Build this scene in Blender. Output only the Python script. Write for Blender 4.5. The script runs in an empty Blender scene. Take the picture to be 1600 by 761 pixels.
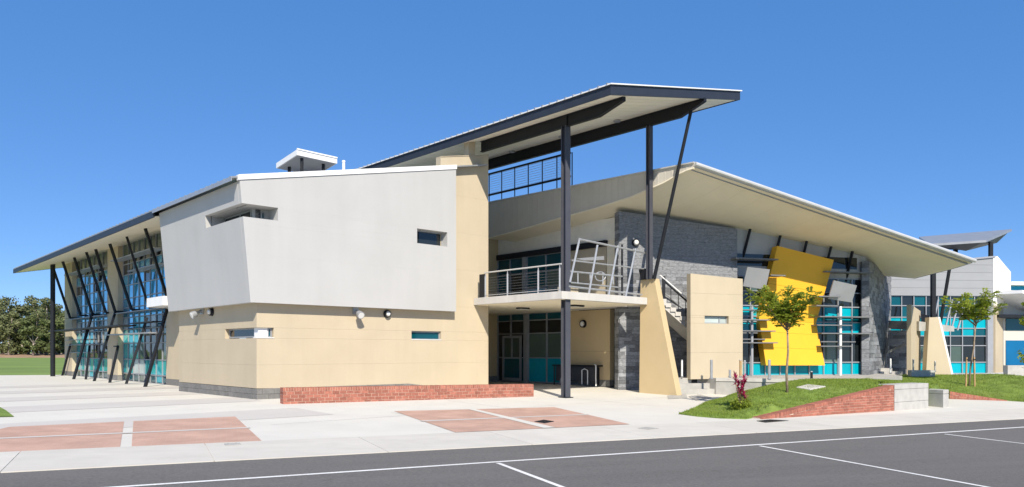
import bpy, bmesh, math, random
import numpy as np
from mathutils import Vector, Matrix
from mathutils.geometry import delaunay_2d_cdt
random.seed(7); rng = np.random.default_rng(7)
sc = bpy.context.scene; col = sc.collection

# ---------------------------------------------------------------- camera, sky, sun, exposure
FOC, CX, HY, EYE = 1185.0, 800.0, 549.0, 1.6
cam = bpy.data.cameras.new('camera'); camo = bpy.data.objects.new('camera', cam); col.objects.link(camo)
camo.location = (0, 0, EYE); camo.rotation_euler = (math.radians(90), 0, 0)
cam.sensor_width = 36; cam.lens = 36*FOC/1600; cam.shift_y = (HY-380.5)/1600
cam.clip_start = 0.1; cam.clip_end = 9000; sc.camera = camo
SUN_EL = math.radians(39.5); SUN_AZ = math.atan2(.2157, -.9765)
SUN = Vector((math.sin(SUN_AZ)*math.cos(SUN_EL), math.cos(SUN_AZ)*math.cos(SUN_EL), math.sin(SUN_EL)))
w = bpy.data.worlds.new('World'); sc.world = w; w.use_nodes = True
nt = w.node_tree; bg = nt.nodes['Background']
sky = nt.nodes.new('ShaderNodeTexSky'); sky.sky_type = 'NISHITA'; sky.sun_disc = False
sky.sun_elevation = SUN_EL; sky.sun_rotation = SUN_AZ; sky.altitude = 3500
sky.air_density = 1.0; sky.dust_density = 0.35; sky.ozone_density = 4.0
SKY_K = 0.125
tone = nt.nodes.new('ShaderNodeMix'); tone.data_type = 'RGBA'; tone.inputs[0].default_value = .5     # evens out the physical sky towards the photograph's clear blue
tone.inputs[7].default_value = (.056/SKY_K, .270/SKY_K, .74/SKY_K, 1)
nt.links.new(sky.outputs[0], tone.inputs[6]); nt.links.new(tone.outputs[2], bg.inputs[0]); bg.inputs[1].default_value = SKY_K*.88
sl = bpy.data.lights.new('sun', 'SUN'); sl.energy = 4.9; sl.angle = math.radians(.53); sl.color = (1, .915, .79)
so = bpy.data.objects.new('sun', sl); col.objects.link(so)
so.rotation_euler = SUN.to_track_quat('Z', 'Y').to_euler(); so.location = SUN*100
sc.view_settings.view_transform = 'Standard'; sc.view_settings.look = 'None'
sc.view_settings.exposure = 0.4; sc.view_settings.gamma = 1
sc.cycles.max_bounces = 8; sc.cycles.diffuse_bounces = 4

# ---------------------------------------------------------------- geometry helpers
V3 = Vector; Z = V3((0, 0, 1))
U = V3((.7377, .6751, 0)).normalized(); V = V3((-.6751, .7377, 0)).normalized()
C0 = V3((-399/FOC*24.95, 24.95, 0)); VC = C0.dot(V); UC = C0.dot(U)
def uv(u, v, z=0): return U*u+V*v+Z*z
def ray(px, py): return V3(((px-CX)/FOC, 1, (HY-py)/FOC))
def hitp(px, py, P, n):
    r = ray(px, py); o = V3((0, 0, EYE)); return o+r*((P-o).dot(n)/r.dot(n))
def at(px, py, Y): return V3((0, 0, EYE))+ray(px, py)*Y
SLOPE = .0257
def gz(x, y): return -SLOPE*max(0, VC-(x*V.x+y*V.y))
def hitG(px, py):
    n = Z-V*SLOPE; p = hitp(px, py, C0, n)
    if p.dot(V) > VC: p = hitp(px, py, C0, Z)
    return p
class Frame:                      # a along, b up, c outward
    def __init__(s, P, a, n): s.O = V3(P); s.a = V3(a).normalized(); s.n = V3(n).normalized()
    def P(s, a, b, c=0): return s.O+s.a*a+Z*b+s.n*c
    def hit(s, px, py, c=0):
        d = hitp(px, py, s.O+s.n*c, s.n)-s.O; return (d.dot(s.a), d.z)
    def h3(s, px, py, c=0): return hitp(px, py, s.O+s.n*c, s.n)
def dirf(P, deg):
    t = math.radians(deg); return Frame(P, (math.cos(t), math.sin(t), 0), (math.sin(t), -math.cos(t), 0))

class MB:
    def __init__(s): s.v = []; s.f = []
    def add(s, vs, fs):
        o = len(s.v); s.v += [V3(p) for p in vs]; s.f += [tuple(o+i for i in f) for f in fs]; return s
    def hexa(s, b, t):            # bottom ring, top ring
        n = len(b)
        return s.add(list(b)+list(t), [tuple(range(n))[::-1], tuple(range(n, 2*n))]+[(i, (i+1) % n, n+(i+1) % n, n+i) for i in range(n)])
    def box(s, f, a0, a1, b0, b1, c0, c1):
        return s.hexa([f.P(a0, b0, c1), f.P(a1, b0, c1), f.P(a1, b0, c0), f.P(a0, b0, c0)], [f.P(a0, b1, c1), f.P(a1, b1, c1), f.P(a1, b1, c0), f.P(a0, b1, c0)])
    def prism(s, pts, vec): return s.hexa([V3(p) for p in pts], [V3(p)+V3(vec) for p in pts])
    def fprism(s, f, ab, c0, c1): return s.hexa([f.P(a, b, c0) for a, b in ab], [f.P(a, b, c1) for a, b in ab])
    def bar(s, p, q, w, h, up=Z):
        d = (q-p).normalized(); x = d.cross(up)
        if x.length < 1e-4: x = d.cross(V3((0, 1, 0)))
        x.normalize(); y = x.cross(d).normalized(); x *= w/2; y *= h/2
        r = lambda c: [c-x-y, c+x-y, c+x+y, c-x+y]
        return s.hexa(r(p), r(q))
    def tube(s, p, q, r, r2=None, n=8):
        d = (q-p).normalized(); x = d.cross(Z if abs(d.z) < .95 else V3((0, 1, 0))).normalized(); y = x.cross(d); r2 = r if r2 is None else r2
        g = lambda c, rr: [c+(x*math.cos(k*2*math.pi/n)+y*math.sin(k*2*math.pi/n))*rr for k in range(n)]
        return s.hexa(g(p, r), g(q, r2))
    def path(s, pts, rs, n=7):
        rings = []
        for i, p in enumerate(pts):
            d = (pts[min(i+1, len(pts)-1)]-pts[max(i-1, 0)]).normalized()
            x = d.cross(V3((.3, 1, .1))).normalized(); y = x.cross(d)
            rings.append([p+(x*math.cos(k*2*math.pi/n)+y*math.sin(k*2*math.pi/n))*rs[i] for k in range(n)])
        vs = [v for r in rings for v in r]; fs = [tuple(range(n))[::-1], tuple(range((len(pts)-1)*n, len(pts)*n))]
        for i in range(len(pts)-1):
            for k in range(n): fs.append((i*n+k, i*n+(k+1) % n, (i+1)*n+(k+1) % n, (i+1)*n+k))
        return s.add(vs, fs)
    def disc(s, c, n, r, h, k=20, r2=None): return s.tube(V3(c), V3(c)+V3(n)*h, r, r2, k)
ORG = {}
def mesh_of(name, mb, mat, org, smooth=False, fix=True):
    me = bpy.data.meshes.new(name); me.from_pydata([tuple(v-org) for v in mb.v], [], mb.f)
    if fix:
        bm = bmesh.new(); bm.from_mesh(me); bmesh.ops.recalc_face_normals(bm, faces=bm.faces); bm.to_mesh(me); bm.free()
    if mat: me.materials.append(mat)
    if smooth:
        for p in me.polygons: p.use_smooth = True
    return me
def tag(o, label=None, cat=None, group=None, kind=None):
    if label: o['label'] = label
    if cat: o['category'] = cat
    if group: o['group'] = group
    if kind: o['kind'] = kind
    return o
def thing(name, label, cat, loc, group=None):
    o = bpy.data.objects.new(name, None); col.objects.link(o); o.location = loc; o.empty_display_size = .2
    ORG[o.name] = V3(loc); return tag(o, label, cat, group)
def part(name, mb, mat, parent=None, smooth=False, fix=True, bev=0):
    if parent is not None: org = ORG[parent.name]
    else:
        zs = min(v.z for v in mb.v); c = sum(mb.v, V3())/len(mb.v); org = V3((c.x, c.y, zs))
    o = bpy.data.objects.new(name, mesh_of(name, mb, mat, org, smooth, fix)); col.objects.link(o)
    if parent is not None: o.parent = parent
    else: o.location = org
    ORG[o.name] = org
    if bev:
        m = o.modifiers.new('bevel', 'BEVEL'); m.width = bev; m.segments = 2; m.limit_method = 'ANGLE'
    return o
def place(name, me, parent, M):       # a shared mesh put at world matrix M under parent
    o = bpy.data.objects.new(name, me); col.objects.link(o); o.parent = parent
    o.matrix_local = Matrix.Translation(-ORG[parent.name]) @ M; ORG[o.name] = ORG[parent.name]; return o
def copy_thing(src, dloc, label, rot=0):
    c = src.copy(); col.objects.link(c); c.location = src.location+V3(dloc); c.rotation_euler.z = rot; c['label'] = label; ORG[c.name] = V3(c.location)
    for ch in src.children:
        d = ch.copy(); col.objects.link(d); d.parent = c
        for g in ch.children: e = g.copy(); col.objects.link(e); e.parent = d
    return c
def clip(poly, nx, ny, d):            # keep nx*a+ny*b <= d
    out = []
    for i, p in enumerate(poly):
        q = poly[(i+1) % len(poly)]; dp = nx*p[0]+ny*p[1]-d; dq = nx*q[0]+ny*q[1]-d
        if dp <= 0: out.append(p)
        if (dp < 0 < dq) or (dq < 0 < dp):
            t = dp/(dp-dq); out.append((p[0]+t*(q[0]-p[0]), p[1]+t*(q[1]-p[1])))
    return out
def area(p): return abs(sum(p[i][0]*p[(i+1) % len(p)][1]-p[(i+1) % len(p)][0]*p[i][1] for i in range(len(p))))/2
def rect(poly, a0, a1, b0, b1):
    for k in ((-1, 0, -a0), (1, 0, a1), (0, -1, -b0), (0, 1, b1)):
        poly = clip(poly, *k)
        if len(poly) < 3: return None
    return poly if area(poly) > 1e-3 else None
def panels(parent, name, f, poly, rows, c0, c1, mat, holes=(), gap=.008, cols=()):
    bs = sorted(set([min(p[1] for p in poly)-1e-4]+[r for r in rows]+[h[2] for h in holes]+[h[3] for h in holes]+[max(p[1] for p in poly)+1e-4]))
    A0 = min(p[0] for p in poly)-1; A1 = max(p[0] for p in poly)+1; res = []
    for b0, b1 in zip(bs[:-1], bs[1:]):
        if b1-b0 < .02: continue
        iv = [(A0, A1)]
        for h in holes:
            if h[2] < b1-1e-6 and h[3] > b0+1e-6:
                iv = [x for (s, e) in iv for x in ((s, min(e, h[0])), (max(s, h[1]), e)) if x[1]-x[0] > .02]
        for c in cols: iv = [x for (s, e) in iv for x in (((s, c), (c, e)) if s < c < e else ((s, e),))]
        for s, e in iv:
            p = rect(poly, s+gap/2 if s in cols else s, e-gap/2 if e in cols else e, b0+gap/2, b1-gap/2)
            if p: res.append(part(name, MB().fprism(f, p, c0, c1), mat, parent))
    return res
BRK = {}
def masonry(parent, name, f, poly, ch, ln, c0, c1, mat, joint=.01, jit=0, limit=300, off=.5, b_start=None, rand_len=0):
    """courses of separate pieces clipped to a convex outline; past the limit the rest joins into one part"""
    n = 0; rest = MB(); b = min(p[1] for p in poly) if b_start is None else b_start; k = 0
    top = max(p[1] for p in poly); A0 = min(p[0] for p in poly); A1 = max(p[0] for p in poly)
    while b < top-.005:
        a = A0-(ln*off if k % 2 else 0)-(random.random()*ln if rand_len else 0)
        while a < A1:
            L = ln*(1+rand_len*random.uniform(-.5, .6)) if rand_len else ln
            p = rect(poly, a+joint/2, a+L-joint/2, b+joint/2, b+ch-joint/2)
            if p and area(p) > .15*ch*ln*.3:
                cj = random.uniform(-jit, jit)
                full = len(p) == 4 and abs(area(p)-(L-joint)*(ch-joint)) < 1e-6
                if n < limit:
                    if full and not rand_len:
                        key = (round(L, 4), round(ch, 4), round(c1-c0, 4), joint, mat.name)
                        if key not in BRK:
                            m = MB(); ff = Frame((0, 0, 0), (1, 0, 0), (0, -1, 0)); m.box(ff, joint/2, L-joint/2, joint/2, ch-joint/2, 0, c1-c0); BRK[key] = mesh_of(name, m, mat, V3())
                        P = f.P(a, b, c0+cj); M = Matrix(((f.a.x, -f.n.x, 0, P.x), (f.a.y, -f.n.y, 0, P.y), (0, 0, 1, P.z), (0, 0, 0, 1)))
                        place(name, BRK[key], parent, M)
                    else: part(name, MB().fprism(f, p, c0, c1+cj), mat, parent)
                    n += 1
                else: rest.fprism(f, p, c0, c1+cj)
            a += L
        b += ch; k += 1
    if rest.v: tag(part(name, rest, mat, parent), kind='stuff')
    return n

# ---------------------------------------------------------------- materials
def mat(name, color, rough=.7, var=.08, scale=3, bump=0, bscale=60, spec=.3, metal=0, rnd=0, stain=0, stain_col=None, stretch=None, detail=6, streak=0):
    m = bpy.data.materials.new(name); m.use_nodes = True; t = m.node_tree; N = t.nodes; L = t.links; b = N['Principled BSDF']
    b.inputs['Roughness'].default_value = rough; b.inputs['Metallic'].default_value = metal; b.inputs['Specular IOR Level'].default_value = spec
    geo = N.new('ShaderNodeNewGeometry'); vec = geo.outputs['Position']
    if stretch:
        mp = N.new('ShaderNodeMapping'); mp.inputs['Scale'].default_value = stretch; L.new(vec, mp.inputs[0]); vec = mp.outputs[0]
    out = None
    rgb = N.new('ShaderNodeRGB'); rgb.outputs[0].default_value = (*color, 1); out = rgb.outputs[0]
    if var:
        nz = N.new('ShaderNodeTexNoise'); nz.inputs['Scale'].default_value = scale; nz.inputs['Detail'].default_value = detail; L.new(vec, nz.inputs['Vector'])
        mr = N.new('ShaderNodeMapRange'); mr.inputs[1].default_value = .3; mr.inputs[2].default_value = .7; mr.inputs[3].default_value = 1-var; mr.inputs[4].default_value = 1+var; L.new(nz.outputs[0], mr.inputs[0])
        mx = N.new('ShaderNodeVectorMath'); mx.operation = 'SCALE'; L.new(out, mx.inputs[0]); L.new(mr.outputs[0], mx.inputs['Scale']); out = mx.outputs[0]
    if rnd:
        oi = N.new('ShaderNodeObjectInfo'); mr = N.new('ShaderNodeMapRange'); mr.inputs[3].default_value = 1-rnd; mr.inputs[4].default_value = 1+rnd; L.new(oi.outputs['Random'], mr.inputs[0])
        mx = N.new('ShaderNodeVectorMath'); mx.operation = 'SCALE'; L.new(out, mx.inputs[0]); L.new(mr.outputs[0], mx.inputs['Scale']); out = mx.outputs[0]
    if stain:
        nz = N.new('ShaderNodeTexNoise'); nz.inputs['Scale'].default_value = .55; nz.inputs['Detail'].default_value = 9; nz.inputs['Roughness'].default_value = .65; L.new(vec, nz.inputs['Vector'])
        cr = N.new('ShaderNodeMapRange'); cr.inputs[1].default_value = .5; cr.inputs[2].default_value = .75; cr.inputs[3].default_value = 0; cr.inputs[4].default_value = stain; L.new(nz.outputs[0], cr.inputs[0])
        mi = N.new('ShaderNodeMix'); mi.data_type = 'RGBA'; L.new(cr.outputs[0], mi.inputs[0]); L.new(out, mi.inputs[6]); sc_ = stain_col or tuple(c*.6 for c in color); mi.inputs[7].default_value = (*sc_, 1); out = mi.outputs[2]
    if streak:
        mp2 = N.new('ShaderNodeMapping'); mp2.inputs['Scale'].default_value = (1.7, 1.7, .16); L.new(geo.outputs['Position'], mp2.inputs[0])
        n2 = N.new('ShaderNodeTexNoise'); n2.inputs['Scale'].default_value = 1; n2.inputs['Detail'].default_value = 7; n2.inputs['Roughness'].default_value = .6; L.new(mp2.outputs[0], n2.inputs['Vector'])
        m2 = N.new('ShaderNodeMapRange'); m2.inputs[1].default_value = .42; m2.inputs[2].default_value = .72; m2.inputs[3].default_value = 1; m2.inputs[4].default_value = 1-streak; L.new(n2.outputs[0], m2.inputs[0])
        x2 = N.new('ShaderNodeVectorMath'); x2.operation = 'SCALE'; L.new(out, x2.inputs[0]); L.new(m2.outputs[0], x2.inputs['Scale']); out = x2.outputs[0]
    L.new(out, b.inputs['Base Color'])
    if bump:
        nz = N.new('ShaderNodeTexNoise'); nz.inputs['Scale'].default_value = bscale; nz.inputs['Detail'].default_value = 4; L.new(vec, nz.inputs['Vector'])
        bp = N.new('ShaderNodeBump'); bp.inputs['Strength'].default_value = bump; bp.inputs['Distance'].default_value = .01; L.new(nz.outputs[0], bp.inputs['Height']); L.new(bp.outputs[0], b.inputs['Normal'])
    return m
def glass(name, color, rough=.04, rnd=.25, ior=1.7, spec=.6):
    m = mat(name, color, rough, .12, .9, spec=spec, rnd=rnd); b = m.node_tree.nodes['Principled BSDF']
    b.inputs['IOR'].default_value = min(ior, 1.5); b.inputs['Coat Weight'].default_value = .12; b.inputs['Coat Roughness'].default_value = .01
    t = m.node_tree; nz = t.nodes.new('ShaderNodeTexNoise'); nz.inputs['Scale'].default_value = .9; nz.inputs['Detail'].default_value = 1
    g = t.nodes.new('ShaderNodeNewGeometry'); t.links.new(g.outputs['Position'], nz.inputs['Vector'])
    bp = t.nodes.new('ShaderNodeBump'); bp.inputs['Strength'].default_value = .12; bp.inputs['Distance'].default_value = .03
    t.links.new(nz.outputs[0], bp.inputs['Height']); t.links.new(bp.outputs[0], b.inputs['Normal']); t.links.new(bp.outputs[0], b.inputs['Coat Normal'])
    return m
M = {}
M['cream'] = mat('cream_render', (.507, .432, .310), .85, .035, .8, .12, 180, .2, stain=.14, stain_col=(.44, .35, .23), streak=.05)
M['cream_mid'] = mat('shaded_cream_render', (.55, .43, .25), .85, .04, .8, .12, 180, .2, stain=.12)  # more saturated cream; the buttress side's shade is put into the colour
M['cream_dark'] = mat('deep_shaded_cream_render', (.54, .42, .245), .85, .04, .8, .12, 180, .2, stain=.10)  # deeper cream for walls out of the sun, their shade mixed into the colour
M['white'] = mat('pale_grey_render', (.46, .46, .448), .8, .025, .7, .08, 150, .2, stain=.08, streak=.035)
M['whitetrim'] = mat('white_metal', (.78, .78, .77), .45, .03, 2)
M['soffit'] = mat('soffit_sheet', (.84, .77, .60), .6, .03, 1.2)
M['soffit_white'] = mat('white_soffit_board', (.84, .80, .70), .55, .04, 3, rnd=.04)
M['cladding'] = mat('ribbed_wall_sheet', (.56, .53, .46), .55, .03, 2, rnd=.03)
M['greyclad'] = mat('grey_cladding', (.29, .30, .31), .55, .03, 1.5, rnd=.02)
M['black'] = mat('charcoal_steel', (.016, .018, .022), .5, .1, 4, spec=.22)
M['post'] = mat('sunlit_charcoal_steel', (.07, .073, .088), .5, .08, 4, spec=.3)  # lighter copy of charcoal steel; sun on the posts is put into the colour
M['navy'] = mat('dark_fascia_steel', (.03, .037, .052), .5, .08, 3, spec=.25)
M['steel'] = mat('galvanised_steel', (.45, .46, .47), .42, .1, 6, metal=.55)
M['silver'] = mat('silver_gutter', (.60, .60, .58), .4, .06, 3, metal=.3)
M['alu'] = mat('aluminium_frame', (.34, .35, .365), .45, .05, 5, metal=.3)
M['roofmetal'] = mat('roof_sheet', (.34, .35, .36), .45, .08, 2, metal=.4)
M['concrete'] = mat('smooth_concrete', (.57, .55, .51), .85, .07, 2.2, .15, 90, stain=.3, stain_col=(.38, .36, .32), streak=.12)
M['blockconc'] = mat('weathered_block_concrete', (.43, .42, .395), .9, .10, 4, .25, 70, stain=.45, stain_col=(.30, .29, .26))
M['concrete2'] = mat('raw_grey_concrete', (.40, .39, .36), .9, .10, 3, .25, 70, stain=.5, stain_col=(.26, .25, .22))
M['plaza'] = mat('plaza_concrete', (.615, .59, .525), .85, .035, .9, .12, 120, stain=.16, stain_col=(.48, .45, .40))
M['band'] = mat('plaza_grey_band', (.53, .50, .455), .88, .04, 1.1, .12, 120, stain=.2)
M['path'] = mat('footpath_concrete', (.57, .54, .475), .88, .045, 1.6, .15, 110, rnd=.03, stain=.3, stain_col=(.54, .49, .43))
M['block'] = mat('grey_block', (.19, .185, .175), .9, .12, 8, .2, 90, rnd=.08)
M['brick'] = mat('red_brick', (.335, .13, .09), .9, .16, 14, .3, 120, rnd=.22)
M['mortar'] = mat('mortar', (.62, .50, .40), .95, .08, 12, .2, 100)
M['stone'] = mat('slate_cladding', (.215, .223, .235), .8, .3, 9, .5, 25, rnd=.42, stretch=(1, 1, 2.5))
M['stonecore'] = mat('slate_backing', (.06, .063, .07), .9, .1, 6)
M['yellow'] = mat('yellow_panel', (.80, .43, .03), .5, .03, 1.4, rnd=.015)
M['greypanel'] = mat('grey_panel', (.40, .41, .42), .5, .04, 2)
M['asphalt'] = mat('asphalt', (.147, .139, .129), .92, .17, 22, .6, 260, stain=.3, stain_col=(.165, .155, .145))
def wear(m, ang, amt, scale=(.12, 1.6, 1)):
    t = m.node_tree; N = t.nodes; L = t.links; b = N['Principled BSDF']; src = b.inputs['Base Color'].links[0].from_socket
    g = N.new('ShaderNodeNewGeometry'); r = N.new('ShaderNodeVectorRotate'); r.rotation_type = 'Z_AXIS'; r.inputs['Angle'].default_value = -ang; L.new(g.outputs['Position'], r.inputs['Vector'])
    mp = N.new('ShaderNodeMapping'); mp.inputs['Scale'].default_value = scale; L.new(r.outputs[0], mp.inputs[0])
    n = N.new('ShaderNodeTexNoise'); n.inputs['Scale'].default_value = 1; n.inputs['Detail'].default_value = 8; n.inputs['Roughness'].default_value = .65; L.new(mp.outputs[0], n.inputs['Vector'])
    sp = N.new('ShaderNodeTexNoise'); sp.inputs['Scale'].default_value = 2.3; sp.inputs['Detail'].default_value = 3; L.new(g.outputs['Position'], sp.inputs['Vector'])
    s2 = N.new('ShaderNodeMapRange'); s2.inputs[1].default_value = .66; s2.inputs[2].default_value = .76; s2.inputs[3].default_value = 1; s2.inputs[4].default_value = 1-amt*1.3; L.new(sp.outputs[0], s2.inputs[0])
    mr = N.new('ShaderNodeMapRange'); mr.inputs[1].default_value = .3; mr.inputs[2].default_value = .7; mr.inputs[3].default_value = 1-amt; mr.inputs[4].default_value = 1+amt*.7; L.new(n.outputs[0], mr.inputs[0])
    mu = N.new('ShaderNodeMath'); mu.operation = 'MULTIPLY'; L.new(mr.outputs[0], mu.inputs[0]); L.new(s2.outputs[0], mu.inputs[1])
    x = N.new('ShaderNodeVectorMath'); x.operation = 'SCALE'; L.new(src, x.inputs[0]); L.new(mu.outputs[0], x.inputs['Scale']); L.new(x.outputs[0], b.inputs['Base Color'])
wear(M['asphalt'], math.radians(19), .10); wear(M['path'], math.radians(19), .05, (.5, 2.5, 1)); wear(M['plaza'], math.radians(42), .03, (.4, .9, 1))
M['line'] = mat('road_paint', (.74, .73, .70), .7, .14, 30, .15, 200, stain=.6, stain_col=(.4, .39, .37))
M['iron'] = mat('cast_iron', (.09, .085, .08), .7, .2, 12, .3, 60)
M['wood'] = mat('timber_stake', (.42, .27, .13), .8, .15, 10)
M['trunk'] = mat('bark_brown', (.26, .20, .14), .9, .25, 12, .6, 40)
M['gumbark'] = mat('gum_bark', (.34, .29, .25), .9, .3, 3, .4, 20)
M['soil'] = mat('bare_earth', (.33, .22, .14), .95, .2, .25, .3, 8)
M['teal'] = glass('teal_spandrel_glass', (.0, .33, .405), .12, .15, 1.5, .3)
M['tealdk'] = glass('deep_teal_glass', (.0, .075, .10), .08, .2, 1.45)
M['blue'] = glass('blue_tinted_glass', (.004, .25, .46), .06, .3, 1.5, .35)
M['fin'] = mat('grey_blade_metal', (.17, .175, .18), .5, .06, 4)
M['navyglass'] = glass('deep_blue_glass', (.0, .11, .26), .08, .2, 1.5, .4)
M['dark'] = glass('dark_window_glass', (.012, .016, .018), .03, .4, 1.5)
M['bluemirror'] = mat('blue_solar_glass', (.10, .48, .74), .05, .15, .9, metal=.6, rnd=.3, spec=.4)
M['tealmirror'] = mat('teal_solar_glass', (.03, .45, .52), .08, .12, .9, metal=.4, rnd=.25, spec=.4)
M['green'] = glass('green_grey_glass', (.07, .11, .09), .06, .3, 1.5)
M['blind'] = glass('pale_blind_behind_glass', (.42, .48, .46), .25, .2, 1.45)
M['lens'] = mat('lamp_lens', (.75, .75, .72), .25, 0, spec=.5)
def leafmat(name, c1, c2, trans=.3):
    m = bpy.data.materials.new(name); m.use_nodes = True; t = m.node_tree; N = t.nodes; L = t.links; b = N['Principled BSDF']
    g = N.new('ShaderNodeNewGeometry'); nz = N.new('ShaderNodeTexNoise'); nz.inputs['Scale'].default_value = 3; L.new(g.outputs['Position'], nz.inputs['Vector'])
    ad = N.new('ShaderNodeMath'); ad.operation = 'MULTIPLY_ADD'; L.new(g.outputs['Random Per Island'], ad.inputs[0]); ad.inputs[1].default_value = .7; 
    sb = N.new('ShaderNodeMath'); sb.operation = 'MULTIPLY'; L.new(nz.outputs[0], sb.inputs[0]); sb.inputs[1].default_value = .3; L.new(sb.outputs[0], ad.inputs[2])
    mi = N.new('ShaderNodeMix'); mi.data_type = 'RGBA'; L.new(ad.outputs[0], mi.inputs[0]); mi.inputs[6].default_value = (*c1, 1); mi.inputs[7].default_value = (*c2, 1)
    L.new(mi.outputs[2], b.inputs['Base Color']); b.inputs['Roughness'].default_value = .55; b.inputs['Specular IOR Level'].default_value = .25
    tr = N.new('ShaderNodeBsdfTranslucent'); L.new(mi.outputs[2], tr.inputs[0]); ms = N.new('ShaderNodeMixShader'); ms.inputs[0].default_value = trans
    L.new(b.outputs[0], ms.inputs[1]); L.new(tr.outputs[0], ms.inputs[2]); L.new(ms.outputs[0], N['Material Output'].inputs[0]); return m
M['leaf'] = leafmat('young_leaf', (.12, .18, .02), (.42, .47, .06), .5)
M['leaf_y'] = leafmat('yellow_green_leaf', (.15, .22, .02), (.42, .47, .06), .5)
M['gumleaf'] = leafmat('gum_leaf', (.05, .075, .025), (.19, .22, .085), .2)
M['gumleaf2'] = leafmat('olive_gum_leaf', (.07, .085, .035), (.23, .245, .11), .2)
M['redleaf'] = leafmat('red_leaf', (.20, .012, .04), (.58, .05, .16), .3)
M['blade'] = leafmat('grass_blade', (.12, .19, .025), (.30, .38, .07), .3)
M['lawn'] = mat('lawn_turf', (.15, .22, .04), .95, .35, 2.2, .6, 60, stain=.5, stain_col=(.27, .27, .08))
M['field'] = mat('sports_field_grass', (.17, .24, .05), .95, .2, .12, .4, 10, stain=.4, stain_col=(.24, .27, .09))
def paver_mat():
    m = mat('clay_pavers', (.40, .25, .19), .9, .06, 2, 0); t = m.node_tree; N = t.nodes; L = t.links; b = N['Principled BSDF']
    g = N.new('ShaderNodeNewGeometry'); mp = N.new('ShaderNodeMapping'); mp.inputs['Rotation'].default_value = (0, 0, math.radians(-21)); L.new(g.outputs['Position'], mp.inputs[0])
    br = N.new('ShaderNodeTexBrick'); L.new(mp.outputs[0], br.inputs[0]); br.inputs['Scale'].default_value = 1; br.inputs['Brick Width'].default_value = .23; br.inputs['Row Height'].default_value = .115
    br.inputs['Mortar Size'].default_value = .006; br.inputs['Mortar Smooth'].default_value = .2; br.inputs['Color1'].default_value = (.50, .315, .24, 1); br.inputs['Color2'].default_value = (.455, .285, .215, 1); br.inputs['Mortar'].default_value = (.47, .34, .27, 1); br.inputs['Bias'].default_value = -.1
    nz = N.new('ShaderNodeTexNoise'); nz.inputs['Scale'].default_value = 1.4; nz.inputs['Detail'].default_value = 8; L.new(g.outputs['Position'], nz.inputs['Vector'])
    mr = N.new('ShaderNodeMapRange'); mr.inputs[1].default_value = .3; mr.inputs[2].default_value = .7; mr.inputs[3].default_value = .88; mr.inputs[4].default_value = 1.12; L.new(nz.outputs[0], mr.inputs[0])
    mx = N.new('ShaderNodeVectorMath'); mx.operation = 'SCALE'; L.new(br.outputs[0], mx.inputs[0]); L.new(mr.outputs[0], mx.inputs['Scale']); L.new(mx.outputs[0], b.inputs['Base Color'])
    bp = N.new('ShaderNodeBump'); bp.inputs['Strength'].default_value = .3; bp.inputs['Distance'].default_value = .005; bp.invert = True; L.new(br.outputs['Fac'], bp.inputs['Height']); L.new(bp.outputs[0], b.inputs['Normal'])
    return m
M['paver'] = paver_mat()

# ---------------------------------------------------------------- ground sheets
def sheet(name, pts, dz, m, parent=None, thick=0, kind=None):
    mb = MB(); p2 = [(p[0], p[1]) for p in pts]
    for sgn in (1, -1):
        q = clip(p2, V.x*sgn, V.y*sgn, VC*sgn)
        if len(q) > 2:
            vs = [V3((x, y, gz(x, y)+dz)) for x, y in q]
            if thick: mb.prism(vs, (0, 0, -thick))
            else: mb.add(vs, [tuple(range(len(vs)))])
    o = part(name, mb, m, parent, fix=True)
    if not thick and sum(p.normal.z for p in o.data.polygons) < 0: o.data.flip_normals()
    if kind: tag(o, kind=kind)
    return o
G = hitG
road_d = (G(1600, 655)-G(0, 740)); road_d.z = 0; road_d.normalize(); road_n = V3((-road_d.y, road_d.x, 0))
gm = MB()
def gp(u, v): p = uv(u, v); return V3((p.x, p.y, gz(p.x, p.y)))
B = 4000
gm.add([gp(-B, -90), gp(B, -90), gp(B, VC), gp(-B, VC), gp(B, B), gp(-B, B)], [(0, 1, 2, 3), (3, 2, 4, 5)])
go = part('ground', gm, M['field']); tag(go, kind='structure')
e0 = G(0, 740); rp = lambda s, t: e0+road_d*s+road_n*t
road_o = sheet('road', [rp(-45, -40), rp(90, -40), rp(90, .3), rp(-45, .3)], .008, M['asphalt'], kind='structure')
ex = 11.0
plaza_pts = [rp(-12.5, 0), rp(90, 0), rp(90, 60), G(1700, 560), rp(60, 70), V3((-30, 62, 0)), G(70, 586.5), G(-60, 587.5), G(-60, 652)]
plaza_o = sheet('plaza', [rp(-30, .06), rp(60, .06), V3((60, 60, 0)), V3((10, 75, 0)), G(75, 586.3), G(-80, 587.2), V3((-30, 30, 0))], .014, M['plaza'], kind='structure')
# pale and grey bands laid along the left facade
for i in range(5):
    v0 = [19.7, 24.6, 29.6, 34.7, 39.9][i]; wv = 2.25
    for j, (u0, u1) in enumerate(((-24+i*3, 10.55 if v0 > 21 else 10.4),)):
        P = [uv(u0, v0-wv/2), uv(u1 if v0 < 31 else 12.2, v0-wv/2), uv(u1 if v0 < 31 else 12.2, v0+wv/2), uv(u0, v0+wv/2)]
        sheet('paving_band', P, .019, M['band'], plaza_o)
for a0, b0, a1, b1 in ((12, 18.2, 12, 14.6), (15.8, 20.5, 15.8, 14.8), (20.4, 19.0, 20.4, 13.2), (8, 17.3, 24, 17.3)):
    p, q = uv(a0, b0), uv(a1, b1); n_ = (q-p).cross(Z).normalized()*.009
    sheet('expansion_joint', [p-n_, q-n_, q+n_, p+n_], .019, M['concrete2'], plaza_o)
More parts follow.
